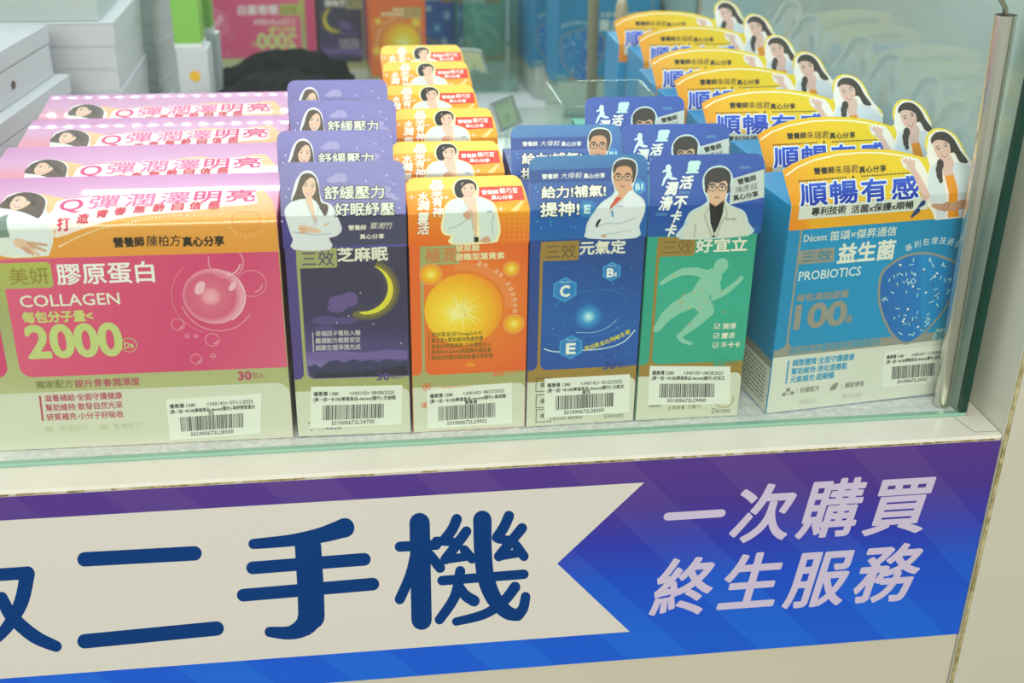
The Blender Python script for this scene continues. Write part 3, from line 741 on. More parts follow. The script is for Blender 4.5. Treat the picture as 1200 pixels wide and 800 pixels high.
outl = [(-.2, bot), (F.W+.1, bot), (F.W+.1, 2), (F.W-1.4, top*.55), (F.W-3.2, top-3)]+[(F.W-4-3.6+3.6*math.cos(t), top-3.6+3.6*math.sin(t)) for t in [R_(20), R_(45), R_(70), R_(90)]]+[(5, top), (2.6, top-.6), (.8, top-2.2), (.1, top-4.5)]
HO = ramp_mat('amber_card', 'linear', (0, -19), (6, top), [(0, '#f06c1e'), (.35, '#f4841c'), (.62, '#f79c1c'), (.8, '#fbb030'), (1, '#ffc94a')], .30)
H_.poly(outl, HO, 1)
H_.poly([(0, top*.62), (0, top-4.2), (2, top-2.2), (5, top-.3), (F.W-8, top-.3), (F.W-4, top-3), (F.W-3, top*.70), (24, top*.66)], mat('#ffd257'), 2)
H_.poly(H_.P((540, 285), (640, 215), (1010, 205), (1030, 310), (800, 330), (640, 300)), mat('#e8402c'), 3)
H_.poly([(24, -1.5), (F.W-.2, -1.5), (F.W-.4, 3.2), (40, 4.4), (24, 4)], mat('#fbae1c'), 2)
H_.poly(H_.P((920, 400), (1000, 322), (1030, 322), (975, 402)), mat('#fdd489'), 3)
for i in range(9):
    for j in range(6): H_.ell((F.W-26+i*2.9, -3.6-j*2.7), .3+.28*i/9, .3+.28*i/9, mat('#f9a95c'), 3, n=6)
OW = mat('#fffdf2')
for ch, x_, y_, w_ in (('晶', 345, 195, 120), ('采', 347, 262, 105), ('有', 350, 330, 95), ('神', 355, 408, 100), ('水', 240, 292, 95), ('潤', 240, 362, 105), ('靈', 240, 455, 100), ('活', 242, 540, 105)):
    H_.text(ch, H_.p(x_-w_/2+8, y_), H_.p(x_+w_/2-8, y_), H_.h(x_, y_, 72 if y_ < 420 else 84), OW, 8, bold=.14, shear=.12, out=.42, outm=mat('#c8541a') if ch in '靈活神' else mat('#f8b860'), outlay=6)
H_.tx('營養師', 697, 258, 825, 252, 34, WHT, 6, bold=.1); H_.tx('賴巧宮', 835, 245, 975, 240, 44, WHT, 6, bold=.06); H_.tx('真心分享', 772, 298, 938, 292, 32, WHT, 6, bold=.1)
for q in ((150, 295), (420, 297), (845, 385)): H_.stroke(H_.P((q[0]-30, q[1]), (q[0]+30, q[1])), .12, WHT, 6, n=4); H_.stroke(H_.P((q[0], q[1]-12), (q[0], q[1]+12)), .3, WHT, 6, n=4)
sil = H_.P((520, 305), (460, 325), (420, 370), (400, 450), (390, 530), (410, 575), (470, 590), (465, 650), (775, 636), (815, 610), (832, 540), (810, 420), (775, 340), (700, 305), (660, 290), (662, 225), (630, 170), (575, 152), (510, 165), (478, 220), (490, 270))
H_.halo(catmull(sil, 3), .9, mat('#fff5c2'), 4)
H_.poly(H_.P((560, 155), (505, 172), (482, 222), (495, 280), (530, 305), (560, 290), (640, 250), (655, 220), (630, 170)), HAIRK, 7, 4)
H_.poly(H_.P((545, 290), (620, 280), (650, 310), (660, 500), (655, 610), (638, 610), (620, 420), (560, 350)), SKIN, 8)
facep(H_, 592, 240, 108, 128, 9, rot=.05)
H_.poly(H_.P((540, 200), (500, 235), (505, 280), (525, 255), (550, 215), (590, 190), (630, 195), (648, 235), (655, 205), (625, 170), (575, 158)), HAIRK, 13, 3)
CT2 = mat('#dfe9e4')
H_.poly(H_.P((530, 300), (460, 325), (422, 380), (402, 470), (398, 540), (440, 580), (480, 580), (475, 648), (636, 640), (625, 560), (610, 420), (560, 340)), CT2, 10, 3)
H_.poly(H_.P((650, 295), (720, 310), (775, 350), (805, 430), (825, 540), (800, 620), (760, 636), (690, 640), (680, 560), (672, 420)), CT2, 10, 3)
H_.poly(H_.P((550, 420), (590, 395), (620, 400), (622, 440), (590, 465), (560, 445)), SKIN2, 12, 3); H_.poly(H_.P((690, 620), (740, 592), (765, 636), (690, 640)), SKIN2, 12, 3)
H_.poly(H_.P((635, 600), (670, 600), (672, 638), (637, 640)), INK, 11); H_.stroke(H_.P((440, 530), (500, 520), (580, 460)), .3, mat('#b9c6c0'), 12, n=5); H_.stroke(H_.P((560, 340), (612, 420), (626, 540)), .25, mat('#b9c6c0'), 12, n=5); H_.stroke(H_.P((790, 420), (775, 500), (785, 580)), .3, mat('#b9c6c0'), 12, n=5)
H_.tx('笛頌', 735, 405, 775, 403, 16, mat('#3a6ea8'), 12)
side = carton_body(F.W, F.H, D0, ORG, GOLDG, CREAM, 39, 31)
orr = make('supplement_carton', 'front orange carton with a glowing ball picture and price sticker', 'box', F, S, side, (H_, outl, mat('#f7e6c6')), LO, 'orange cartons with amber folded cards', D0)
sticker(quadO, '1580', '08/27/2025', '(買一送一8158)樂福食品-decent(國外)-玻尿酸', '葉黃素', 'S01000672L24902', F.W, F.H, orr, seed=2)
for x_, y_, rz, lb in ((22, 86, -2, 'orange carton second from the glass'), (27, 164, -1.5, 'orange carton third from the glass, under a full amber card'), (21.5, 230, -.8, 'orange carton fourth from the glass in the amber-card row'),
                       (24, 306, -.6, 'orange carton fifth from the glass, last but one of its row'), (24.5, 366, 0, 'rearmost orange carton, only a sliver of its amber card showing')):
    copy_thing(orr, (x_*MM, y_*MM, 1.2*MM), R_(rz), lb)

# ---------------- blue carton
F = Face((616, 502.5), (742, 495), HC, R_(18)); LB = R_(18)
BLU = mat('#2a4798'); BLP = ramp_mat('deep_blue_panel', 'linear', (0, 40), (20, 140), [(0, '#2450a8'), (.35, '#1f5fb6'), (.7, '#1f4f9e'), (1, '#27498f')])
S = narrow(F, (BLU, BLP), GOLD, '三效', mat('#7c5f33'))
S.crop(600, 170, 4)
S.tx('元氣定', 318, 490, 530, 486, 62, TITLE, 6, bold=.28)
CY = mat('#49b4e8'); CY2 = mat('#2a86cf')
S.crop(600, 330, 4)
cb = S.p(358, 172)
S.ell(cb, 8.4, 8.4, ramp_mat('spark_glow', 'radial', (cb[0], cb[1]), 8.4, [(0, '#e8fbff'), (.2, '#9fe0f6'), (.5, '#3a9bdc'), (1, '#2163b8')]), 4, n=36)
for a0, a1, rx, ry in ((200, 350, 28, 10.5), (20, 160, 27, 14)):
    S.ring((cb[0]+1, cb[1]-2.5 if a0 > 100 else cb[1]+3), rx*.92, .35, CY2, 4, a0, a1, ry=ry, rot=.12)
S.stroke(catmull(S.P((150, 322), (200, 335), (300, 330), (430, 320), (520, 290), (575, 235)), 5, False), .35, mat('#cfe6f6'), 5, n=6)
S.stroke(catmull(S.P((300, 245), (380, 245), (450, 220), (490, 185)), 4, False), .22, mat('#9cc9ee'), 5, n=5)
rt = random.Random(9)
for k in range(110):
    q = (rt.uniform(10, 66), rt.uniform(44, 108)); r = rt.uniform(.12, .32); S.ell(q, r, r, CY if k % 3 else mat('#a5dcf5'), 3, n=6)
tor = S.P((335, -35), (400, -40), (402, 40), (385, 130), (330, 130), (322, 40))
for k in range(60):
    q = S.p(rt.uniform(325, 402), rt.uniform(-35, 130)); q2 = S.p(rt.uniform(325, 402), rt.uniform(-35, 130)); S.stroke([q, (q[0]+(q2[0]-q[0])*.25, q[1]+(q2[1]-q[1])*.25)], .05, CY2, 4, n=3)
def hexa(S_, c, r, t, sub=None):
    pts = [(c[0]+r*math.cos(R_(90+60*k)), c[1]+r*math.sin(R_(90+60*k))) for k in range(6)]
    S_.poly(pts, mat('#3f9fdc'), 6); S_.poly([(c[0]+(x-c[0])*.86, c[1]+(y-c[1])*.86) for x, y in pts], mat('#2b83cd'), 7)
    S_.text(t, (c[0]-r*.33-(.1*r if sub else 0), c[1]-r*.10), (c[0]+r*.33-(.12*r if sub else 0), c[1]-r*.10), r*.85, WHT, 8, bold=r*.05)
    if sub: S_.text(sub, (c[0]+r*.34, c[1]-r*.30), (c[0]+r*.48, c[1]-r*.30), r*.42, WHT, 8)
    S_.text('Vitamin', (c[0]-r*.38, c[1]+r*.62), (c[0]+r*.38, c[1]+r*.62), r*.16, mat('#d2ecfa'), 8)
hexa(S, S.p(247, 45), 8.0, 'C'); hexa(S, S.p(275, 314), 8.0, 'E'); hexa(S, S.p(466, -40), 6.2, 'B', '1')
yl = mat('#e8dc3e'); t = '添加黃金比例維生素'
for k, ch in enumerate(t):
    a_ = S.p(338+k*24, 321-k*6.5-(k**2)*.35); S.text(ch, (a_[0], a_[1]), (a_[0]+2.9, a_[1]+.75), 3.1, yl, 8, rot=True, bold=.05)
S.tx('30', 430, 400, 488, 398, 33, BLU, 6, bold=.2, shear=.2); S.tx('粒入', 495, 400, 545, 398, 24, BLU, 6)
for q in ((147, 490), (147, 566), (147, 634)):
    p_ = S.p(*q); S.stroke([(p_[0]-4.6, p_[1]-4.4), (p_[0]+4.6, p_[1]-4.4), (p_[0]+4.6, p_[1]+4.4), (p_[0]-4.6, p_[1]+4.4)], .22, mat('#5c6158'), 6, closed=True, n=5); S.ell((p_[0], p_[1]), 2, 1.6, mat('#7c8178'), 6)
S.tx('維生素D 輔助維持', 190, 648, 330, 640, 18, mat('#6a6c5c'), 6); 
quadB = S.P((152, 462), (552, 440), (548, 618), (150, 645))
DEC = mat('#7d8070')
S.tx('Décent', 432, 634, 522, 630, 22, DEC, 6, bold=.02)
H_ = Sheet(F.card); H_.crop(600, 160, 6.156); top = F.card(694, 184.5)[1]; bot = -18.2
outl = rr(-.4, bot, F.W+.2, top, 6)
HB = ramp_mat('cobalt_card', 'linear', (0, -18), (0, 30), [(0, '#1f66b6'), (.3, '#1d60b6'), (.6, '#1b54b2'), (1, '#2a78b8')], .33)
H_.poly(outl, HB, 1)
H_.poly([(-.3, H_.p(200, 352)[1]), (F.W*.7, H_.p(200, 352)[1]), (F.W*.7, H_.p(200, 258)[1]), (-.3, H_.p(200, 258)[1])], mat('#1c479e'), 2)
for q in ((183, 415), (170, 385), (278, 632), (208, 675), (455, 668), (425, 662), (280, 655), (180, 630), (730, 425), (600, 500)): H_.ell(H_.p(*q), .45, .45, CY, 3, n=8)
hc = H_.p(540, 540); H_.ell(hc, 5.2, 5.4, mat('#2a82c8'), 3, n=6); H_.text('E', (hc[0]-1.5, hc[1]), (hc[0]+1.8, hc[1]), 4.6, mat('#c9ecf8'), 4, bold=.35)
hc = H_.p(915, 378); H_.ell(hc, 4.2, 4.6, mat('#2f8fd0'), 3, rot=R_(30), n=6); H_.text('B1', (hc[0]-2, hc[1]), (hc[0]+2, hc[1]), 3.6, mat('#c9ecf8'), 4, bold=.2)
H_.tx('營養師', 215, 306, 330, 304, 36, WHT, 6, bold=.08); H_.tx('大偉毅', 352, 300, 502, 297, 42, WHT, 6, shear=.2); H_.tx('真心分享', 514, 302, 668, 298, 36, WHT, 6, bold=.08)
H_.tx('給力!補氣!', 212, 420, 672, 410, 84, OW, 9, bold=.20, out=.62, outm=mat('#0f2350'), outlay=7); H_.tx('提神!', 205, 545, 482, 540, 98, OW, 9, bold=.24, out=.66, outm=mat('#0f2350'), outlay=7)
sil = H_.P((735, 440), (650, 500), (600, 560), (550, 640), (540, 700), (560, 742), (890, 738), (905, 660), (945, 560), (940, 480), (880, 430), (860, 390), (880, 320), (895, 260), (880, 200), (820, 178), (760, 190), (730, 240), (725, 320), (745, 390))
H_.halo(catmull(sil, 3), .8, mat('#dfe8ee'), 5)
TAN = mat('#dca37f')
H_.poly(H_.P((728, 300), (726, 240), (758, 193), (820, 180), (880, 200), (894, 262), (882, 322), (862, 352), (740, 340)), mat('#3a241c'), 6, 3)
H_.poly(H_.P((757, 395), (866, 375), (862, 420), (790, 480), (715, 535), (730, 470), (765, 430)), TAN, 7)
H_.poly(H_.P((740, 455), (790, 455), (740, 510), (698, 548), (712, 500)), mat('#cf4a2c'), 9)
facep(H_, 797, 320, 142, 200, 8, rot=-.03, glasses=True, male=True, skin=TAN)
H_.poly(H_.P((735, 285), (728, 240), (760, 195), (820, 180), (880, 205), (893, 260), (868, 310), (862, 262), (835, 232), (785, 232), (752, 245)), mat('#3a241c'), 12, 3)
H_.poly(H_.P((750, 445), (700, 490), (640, 520), (600, 570), (555, 640), (545, 700), (560, 740), (700, 740), (700, 545), (725, 490)), COAT, 10, 3)
H_.poly(H_.P((850, 405), (800, 460), (730, 520), (700, 560), (690, 740), (888, 738), (905, 650), (942, 560), (935, 490), (885, 440)), COAT, 10, 3)
H_.stroke(H_.P((800, 470), (740, 520), (705, 560)), .3, COATS, 12, n=5); H_.stroke(H_.P((600, 670), (680, 640), (780, 640), (890, 600)), .4, COATS, 12, n=5); H_.stroke(H_.P((640, 720), (730, 712), (850, 690)), .3, COATS, 12, n=5)
H_.poly(H_.P((600, 650), (620, 615), (640, 610), (625, 640), (610, 670)), INK, 12, 3); H_.poly(H_.P((640, 725), (680, 722), (675, 740), (640, 740)), TAN, 12)
H_.tx('笛頌通信', 750, 520, 800, 518, 14, mat('#4a5a86'), 12); H_.stroke(H_.P((720, 555), (722, 590)), .5, mat('#3a8ed0'), 12, n=6)
side = carton_body(F.W, F.H, D0, BLU, GOLD, CREAM, 39, 31)
bl = make('supplement_carton', 'front dark blue carton with vitamin hexagons and price sticker', 'box', F, S, side, (H_, outl, mat('#d5e0ee')), LB, 'dark blue cartons with vitamin hexagons', D0)
sticker(quadB, '1380', '05/22/2025', '(買一送一8158)樂福食品-decent(國外)-元氣定', '維生', 'S01000672L28300', F.W, F.H, bl, seed=3)
copy_thing(bl, (94.2*MM, 78*MM, 1.2*MM), R_(-1.5), 'rear dark blue carton peeping out behind the vitamin-hexagon one')

# ---------------- teal carton
F = Face((744, 495), (864, 489), HC, R_(18))
TEA = mat('#2fa58c'); TEP = ramp_mat('teal_panel', 'linear', (0, 40), (20, 140), [(0, '#35a98f'), (.5, '#38b096'), (1, '#2fa186')])
S = narrow(F, (TEA, TEP), GOLD, '三效', mat('#86683a'))
S.crop(600, 170, 4)
S.tx('好宜立', 862, 480, 1100, 474, 62, TITLE, 6, bold=.28)
MINT = mat('#8fcdb6'); MINT2 = mat('#a9d9c6')
# runner
S.ell(S.p(978, 575), 4.3, 5.2, MINT, 5, rot=-.3); S.stroke(S.P((955, 600), (945, 620)), [2.2, 2.6], MINT, 4)
S.stroke(S.P((935, 630), (900, 680), (865, 730)), [6.2, 6.0, 5.4], MINT, 4, n=14)
S.stroke(S.P((925, 618), (860, 600), (800, 600), (745, 625), (700, 655)), [3.0, 2.6, 2.2, 1.8, 1.3], MINT, 4); S.stroke(S.P((950, 640), (960, 690), (945, 720)), [3, 2.4, 2.0], MINT, 4); S.stroke(S.P((945, 722), (1000, 695), (1055, 650), (1072, 632)), [2.0, 1.9, 1.5, 1.5], MINT, 4)
S.crop(600, 330, 4)
S.stroke(S.P((865, 85), (900, 120), (915, 145)), [5.6, 5.0, 4.2], MINT, 4, n=14); S.stroke(S.P((912, 150), (860, 200), (800, 250), (785, 262)), [3.9, 3.0, 2.0, 1.6], MINT, 4); S.stroke(S.P((780, 262), (800, 285), (838, 298)), [1.5, 1.5, 1.0], MINT, 4)
S.stroke(S.P((850, 90), (770, 130), (725, 165), (680, 225), (672, 235)), [5.4, 4.4, 3.6, 2.4, 1.4], MINT, 4, n=14)
rt = random.Random(12)
S.crop(600, 170, 4)
for k in range(260):
    t_ = rt.random(); cx_, cy_ = (940+(860-940)*t_*1.1, 620+(860-620)*t_); S.ell(S.p(cx_+rt.uniform(-24, 24), cy_+rt.uniform(-20, 20)), .18, .18, MINT2, 6, n=5)
for k in range(14):
    q = S.p(rt.uniform(740, 1010), rt.uniform(580, 850)); S.stroke([(q[0]-1, q[1]-.4), (q[0]+1, q[1]+.4)], .28, mat('#c9a45c'), 5, n=5)
S.crop(600, 330, 4)
for i, t in enumerate(('潤滑', '靈活', '不卡卡')):
    y_ = 216+i*44; q = S.p(960-i*4, y_)
    S.stroke([(q[0]-1.6, q[1]-1.6), (q[0]+1.6, q[1]-1.6), (q[0]+1.6, q[1]+1.6), (q[0]-1.6, q[1]+1.6)], .2, TITLE, 6, closed=True, n=5); S.stroke([(q[0]-.9, q[1]), (q[0]-.2, q[1]-.8), (q[0]+1.6, q[1]+1.3)], .25, TITLE, 7, n=5)
    S.tx(t, 985-i*4, y_, (1048, 1042, 1068)[i], y_-2, 27, TITLE, 6, bold=.1)
S.tx('60', 945, 384, 1002, 382, 34, TEA, 6, bold=.25); S.tx('粒入', 1010, 384, 1058, 382, 22, TEA, 6)
S.ring(S.p(995, 560), 5.6, .9, mat('#b9b48c'), 5, -150, 20); S.tx('正常營養  行動力', 728, 598, 882, 592, 18, mat('#7f7c60'), 6); S.tx('調整體質', 640, 590, 700, 588, 12, mat('#7f7c60'), 6)
S.tx('Décent', 936, 612, 1022, 606, 24, DEC, 6, bold=.02)
quadT = S.P((645, 402), (1022, 404), (1020, 578), (636, 584))
H_ = Sheet(F.card); H_.crop(750, 160, 6.156); top = F.card(830, 183.5)[1]; bot = -18.6; WT = F.W+1.8
outl = rr(-.3, bot, WT, top, 6)
HT = ramp_mat('royal_card', 'linear', (0, -18), (0, 32), [(0, '#2058ac'), (.4, '#1c4eae'), (1, '#2450b4')], .33)
H_.poly(outl, HT, 1)
H_.poly([H_.p(655, 322), (WT-.1, H_.p(905, 252)[1]), (WT-.1, H_.p(885, 455)[1]), H_.p(640, 508)], mat('#c6cccb'), 3)
H_.tx('營養師', 702, 345, 832, 312, 40, INK, 6, bold=.12, rot=True); H_.tx('陳彥廷', 686, 405, 845, 372, 46, mat('#4a5666'), 6, rot=True, shear=.2); H_.tx('真心分享', 668, 462, 848, 428, 40, INK, 6, bold=.12, rot=True)
H_.ring(H_.p(720, 320), 15.5, .15, mat('#4a86cc'), 2, 5, 160); H_.ring(H_.p(420, 520), 6, .12, mat('#4a86cc'), 2)
for q in ((755, 240), (318, 420), (150, 577), (795, 680)):
    for k in range(5): H_.stroke(H_.P((q[0]-38+k*16, q[1]-9), (q[0]-30+k*16, q[1]), (q[0]-38+k*16, q[1]+9)), .16, mat('#7fc4d8'), 3, n=4)
OW2 = mat('#c9f2f2')
for ch, x_, y_, w_, h_ in (('靈', 382, 238, 100, 88), ('活', 332, 348, 100, 90), ('不', 290, 490, 100, 90), ('卡', 255, 592, 84, 86), ('卡', 218, 692, 88, 88), ('潤', 222, 393, 92, 94), ('滑', 184, 500, 98, 94)):
    H_.text(ch, H_.p(x_-w_/2+6, y_), H_.p(x_+w_/2-6, y_), H_.h(x_, y_, h_*1.02), WHT if ch != '靈' else OW2, 6, bold=.3, shear=.25)
rn = mat('#dff3ff')
H_.ell(H_.p(202, 242), 1.6, 1.9, rn, 5); H_.stroke(H_.P((205, 262), (198, 300)), [1.3, 1.1], rn, 5); H_.stroke(H_.P((205, 268), (180, 262), (165, 270)), .6, rn, 5); H_.stroke(H_.P((210, 270), (222, 292), (205, 290)), .6, rn, 5)
H_.stroke(H_.P((200, 302), (225, 318), (258, 322)), [1, .9, .5], rn, 5); H_.stroke(H_.P((195, 300), (175, 325), (165, 355), (158, 368)), [1, .8, .6, .5], rn, 5)
sil = H_.P((490, 490), (430, 530), (360, 570), (320, 660), (292, 747), (775, 722), (770, 640), (740, 560), (660, 525), (610, 480), (650, 360), (655, 300), (620, 250), (570, 235), (500, 255), (458, 320), (462, 400), (485, 450))
H_.halo(catmull(sil, 3), .8, mat('#cfe0ea'), 4)
H_.poly(H_.P((462, 330), (500, 258), (570, 239), (622, 254), (651, 302), (646, 360), (632, 425), (480, 425), (465, 385)), HAIRK, 5, 3)
H_.poly(H_.P((495, 430), (612, 430), (610, 500), (560, 540), (500, 510)), TAN, 6); H_.poly(H_.P((492, 490), (540, 520), (600, 475), (606, 520), (540, 740), (510, 742), (500, 560)), mat('#1c1a1e'), 9)
facep(H_, 552, 396, 150, 212, 7, rot=-.02, glasses=True, male=True, skin=mat('#ddb093'))
H_.poly(H_.P((470, 350), (460, 310), (500, 258), (570, 240), (625, 258), (650, 305), (635, 390), (622, 345), (600, 335), (560, 352), (510, 345), (488, 370), (482, 415)), HAIRK, 12, 3)
CT3 = mat('#dcdcd2')
H_.poly(H_.P((490, 500), (420, 545), (370, 575), (330, 660), (300, 746), (515, 740), (505, 640), (495, 560)), CT3, 10, 3); H_.poly(H_.P((606, 495), (660, 525), (735, 560), (765, 640), (772, 722), (540, 740), (560, 660), (590, 580)), CT3, 10, 3)
H_.stroke(H_.P((490, 530), (460, 580), (480, 640), (512, 735)), .3, mat('#a9aaa6'), 12, n=5); H_.stroke(H_.P((612, 520), (625, 580), (580, 640), (545, 735)), .3, mat('#a9aaa6'), 12, n=5); H_.stroke(H_.P((400, 640), (385, 740)), .3, mat('#a9aaa6'), 12, n=5)
H_.tx('笛頌 通信', 612, 614, 692, 606, 14, mat('#4a4a8a'), 12)
for y_ in (540, 585, 625, 668): H_.ell(H_.p(535, y_), .3, .3, mat('#8a8a8a'), 11, n=6)
side = carton_body(F.W, F.H, D0, TEA, GOLD, CREAM, 39, 31)
te = make('supplement_carton', 'front teal carton with a running figure and price sticker', 'box', F, S, side, (H_, outl, mat('#d5e0ee')), R_(18), 'teal cartons with blue cards', D0)
sticker(quadT, '2380', '04/28/2025', '(買一送一8158)樂福食品-decent(國外)-好宜立', None, 'S01000672L29400', F.W, F.H, te, seed=4)
copy_thing(te, (163.4*MM, 79*MM, 1.2*MM), R_(-1.5), 'middle teal carton behind the running-figure one')
copy_thing(te, (153*MM, 147*MM, 1.2*MM), R_(-1), 'rearmost teal carton, lamps glinting on its blue card')

# ---------------- pink carton
F = Face((0, 530), (344, 514), HC, R_(86)); 
W = 170.5; F.o = F.o+F.u*(F.W-W); F.W = W; DC = 61.0
PNK = mat('#d8447a'); PKP = ramp_mat('pink_panel', 'linear', (0, 140), (170, 60), [(0, '#e4688c'), (.4, '#e2557f'), (.75, '#d8467a'), (1, '#e05f86')], .38)
LIME = ramp_mat('lime_foil', 'linear', (0, 10), (10, 120), [(0, '#d6d8bc'), (.3, '#b9bd8a'), (.7, '#a9ae72'), (1, '#b9bd5c')], .38)
S = Sheet(F.front); S.crop(0, 270, 2.962)
S.rect(.05, .05, W-.05, HC-6, LIME, 0)
vb = S.p(500, 500)[1]; xa = S.p(60, 400)[0]
r = 7
S.poly([(xa-1, HC-6), (xa-1, vb+r)]+[(xa-1+r-r*math.cos(t), vb+r-r*math.sin(t)) for t in [math.pi/2*k/8 for k in range(1, 9)]]+[(W-.5, vb), (W-.5, HC-6)], PKP, 2)
xs = S.p(15, 420)[0]; vl = S.p(10, 518)[1]
S.poly([(.4, HC-6), (.4, vl), (xs-r, vl)]+[(xs-r+r*math.sin(t), vl+r-r*math.cos(t)) for t in [math.pi/2*k/8 for k in range(1, 9)]]+[(xs, HC-6)], PNK, 2)
vc = S.p(500, 553)[1]; r = 8
S.poly([(.05, .05), (W-.05, .05), (W-.05, vc-r)]+[(W-.05-r+r*math.cos(t), vc-r+r*math.sin(t)) for t in [math.pi/2*k/8 for k in range(9)]]+[(.5, vc)], CREAM, 2)
tb = S.p(100, 207)[1]; tt = S.p(100, 118)[1]; tr_ = S.p(182, 160)[0]
S.poly([(xs+.2, tb), (tr_-1.5, tb), (tr_, tb+1.5), (tr_, tt-1.5), (tr_-1.5, tt), (xs+.2, tt)], LIME, 3)
S.tx('美妍', 33, 168, 170, 163, 58, mat('#9a8a3c'), 6, bold=.06); S.tx('膠原蛋白', 198, 158, 535, 152, 72, WHT, 6, bold=.25)
S.tx('COLLAGEN', 70, 249, 416, 244, 40, TITLE, 6, bold=.12); S.tx('每包分子量<', 80, 308, 322, 302, 38, mat('#cfd17e'), 6, bold=.3)
GR = mat('#c8d486'); S.tx('2000', 96, 390, 420, 384, 108, GR, 6, bold=.95)
q = S.p(449, 403); S.ring(q, 4.3, .4, GR, 6); S.text('Da', (q[0]-2.6, q[1]), (q[0]+2.6, q[1]), 3.6, GR, 6, bold=.12)
MAG = mat('#c04a6c')
S.tx('獨家配方', 125, 541, 255, 538, 27, mat('#8c8450'), 6, bold=.05); S.tx('提升青春潤澤度', 260, 537, 486, 530, 27, MAG, 6, bold=.06)
for i, t in enumerate(('滋養補給·全面守護健康', '幫助維持·散發自然光采', '妍質補充·小分子好吸收')): S.tx(t, 156+i*4, 588+i*33, 425+i*2, 578+i*32, 24, MAG, 6, bold=.06)
S.stroke(S.P((140, 580), (150, 664)), .55, MAG, 6, n=5)
S.tx('30', 828, 510, 872, 508, 28, MAG, 6, bold=.3); S.tx('包入', 876, 509, 918, 507, 22, MAG, 6)
PG = mat('#c9cdae')
for q, x0, x1 in (((172, 695), 210, 310), ((362, 688), 395, 495)): S.ell(S.p(*q), 2.6, 1.9, PG, 5); S.tx('營養配方', x0, q[1]-3, x1, q[1]-6, 22, PG, 5)
c1 = S.p(745, 235)
BUB = ramp_mat('bubble', 'radial', (c1[0]-2, c1[1]), 19, [(0, '#f7b6c2'), (.25, '#ee90a6'), (.3, '#e0708e'), (.7, '#dc5f86'), (.9, '#f2a6ba'), (1, '#e27c98')])
S.ell(c1, 17.5, 17.0, BUB, 4, n=44); BH = mat('#f6bccb'); BL_ = mat('#e98fa8')
S.ring((c1[0]+1.5, c1[1]-1.5), 20, .8, BL_, 4, 190, 330, n=30); S.ring(c1, 16.9, 1.2, BH, 5, -60, 60, n=24); S.ring((c1[0], c1[1]), 23.5, .35, BL_, 4, 130, 250)
c2 = S.p(785, 115); S.ring(c2, 9.5, .9, BL_, 6, 160, 400); S.ring((c2[0], c2[1]), 7.8, .8, BH, 6, 270, 350)
S.ell(S.p(695, 205), 2.6, 4.4, BH, 6, rot=-.5); S.ell(S.p(808, 200), 1.6, 3.2, BH, 6, rot=-.6)
for q, r in (((618, 332), 3.6), ((738, 385), 4.0), ((682, 452), 3.2), ((740, 440), 1.3), ((650, 372), 1.2), ((680, 372), .9), ((875, 190), 8.0)): S.ring(S.p(*q), r, .6, BL_, 5, n=20); S.ring(S.p(*q), r*.7, .5, BH, 5, 280, 350, n=8)
quadC = S.P((577, 592), (908, 572), (905, 708), (592, 732))
cflap = F.card
H_ = Sheet(F.card); H_.crop(0, 100, 3.529); LC = R_(86)
top = DC-1.0; bot = -20.8
outl = [(.2, bot), (W-.2, bot), (W-.2, top), (.2, top)]
PK2 = ramp_mat('violet_pink_card', 'linear', (0, 60), (0, -5), [(0, '#d888c8'), (.4, '#e2a6d2'), (.6, '#e89ab8'), (1, '#ee968c')], .38)
PK2.node_tree.nodes['Principled BSDF'].inputs['Coat Weight'].default_value = 1.0; PK2.node_tree.nodes['Principled BSDF'].inputs['Coat Roughness'].default_value = 0.04
OR2 = ramp_mat('apricot_card', 'linear', (0, -21), (0, 45), [(0, '#ef9c34'), (.3, '#f3a94a'), (.55, '#f6ba7c'), (1, '#f8d09a')], .38)
H_.poly(outl, PK2, 1); OR2.node_tree.nodes['Principled BSDF'].inputs['Coat Weight'].default_value = 1.0; OR2.node_tree.nodes['Principled BSDF'].inputs['Coat Roughness'].default_value = 0.04
def cl(v): return (min(max(v[0], .4), W-.4), min(max(v[1], bot+.2), top-.3))
def PC(*xy): return [cl(H_.p(*q)) for q in xy]
H_.poly(catmull(PC((0, 560), (100, 470), (220, 478), (310, 492), (420, 470), (560, 480), (760, 450), (900, 458), (1060, 438), (1100, 460), (1130, 500), (1142, 545)), 4, False)+[(W-.4, bot+.2), (.4, bot+.2)], OR2, 2)
H_.poly([cl(a) for a in catmull(H_.P((20, 575), (200, 545), (240, 500), (300, 488), (420, 480), (560, 478), (760, 462), (920, 455), (1040, 452), (1062, 480), (1055, 505), (930, 515), (800, 532), (600, 548), (420, 575), (235, 640), (225, 600), (60, 590)), 3)], mat('#fbe9e4'), 3)
dots = catmull(H_.P((248, 676), (330, 635), (430, 598), (560, 570), (700, 552), (920, 545)), 9, False)
for q in dots: H_.ell(q, .5, .5, mat('#fdf0c8'), 4, n=8)
q = H_.p(1018, 562); H_.ring(q, 7.6, .35, mat('#ee8038'), 5, n=36)
for k in range(26): a_ = 6.283*k/26; H_.stroke([(q[0]+9*math.cos(a_), q[1]+9*math.sin(a_)), (q[0]+(11.5 if k % 2 else 10.5)*math.cos(a_), q[1]+(11.5 if k % 2 else 10.5)*math.sin(a_))], .12, mat('#fbe3b4'), 5, n=4)
PKT = mat('#ee6fa4'); PKH = mat('#e0307c')
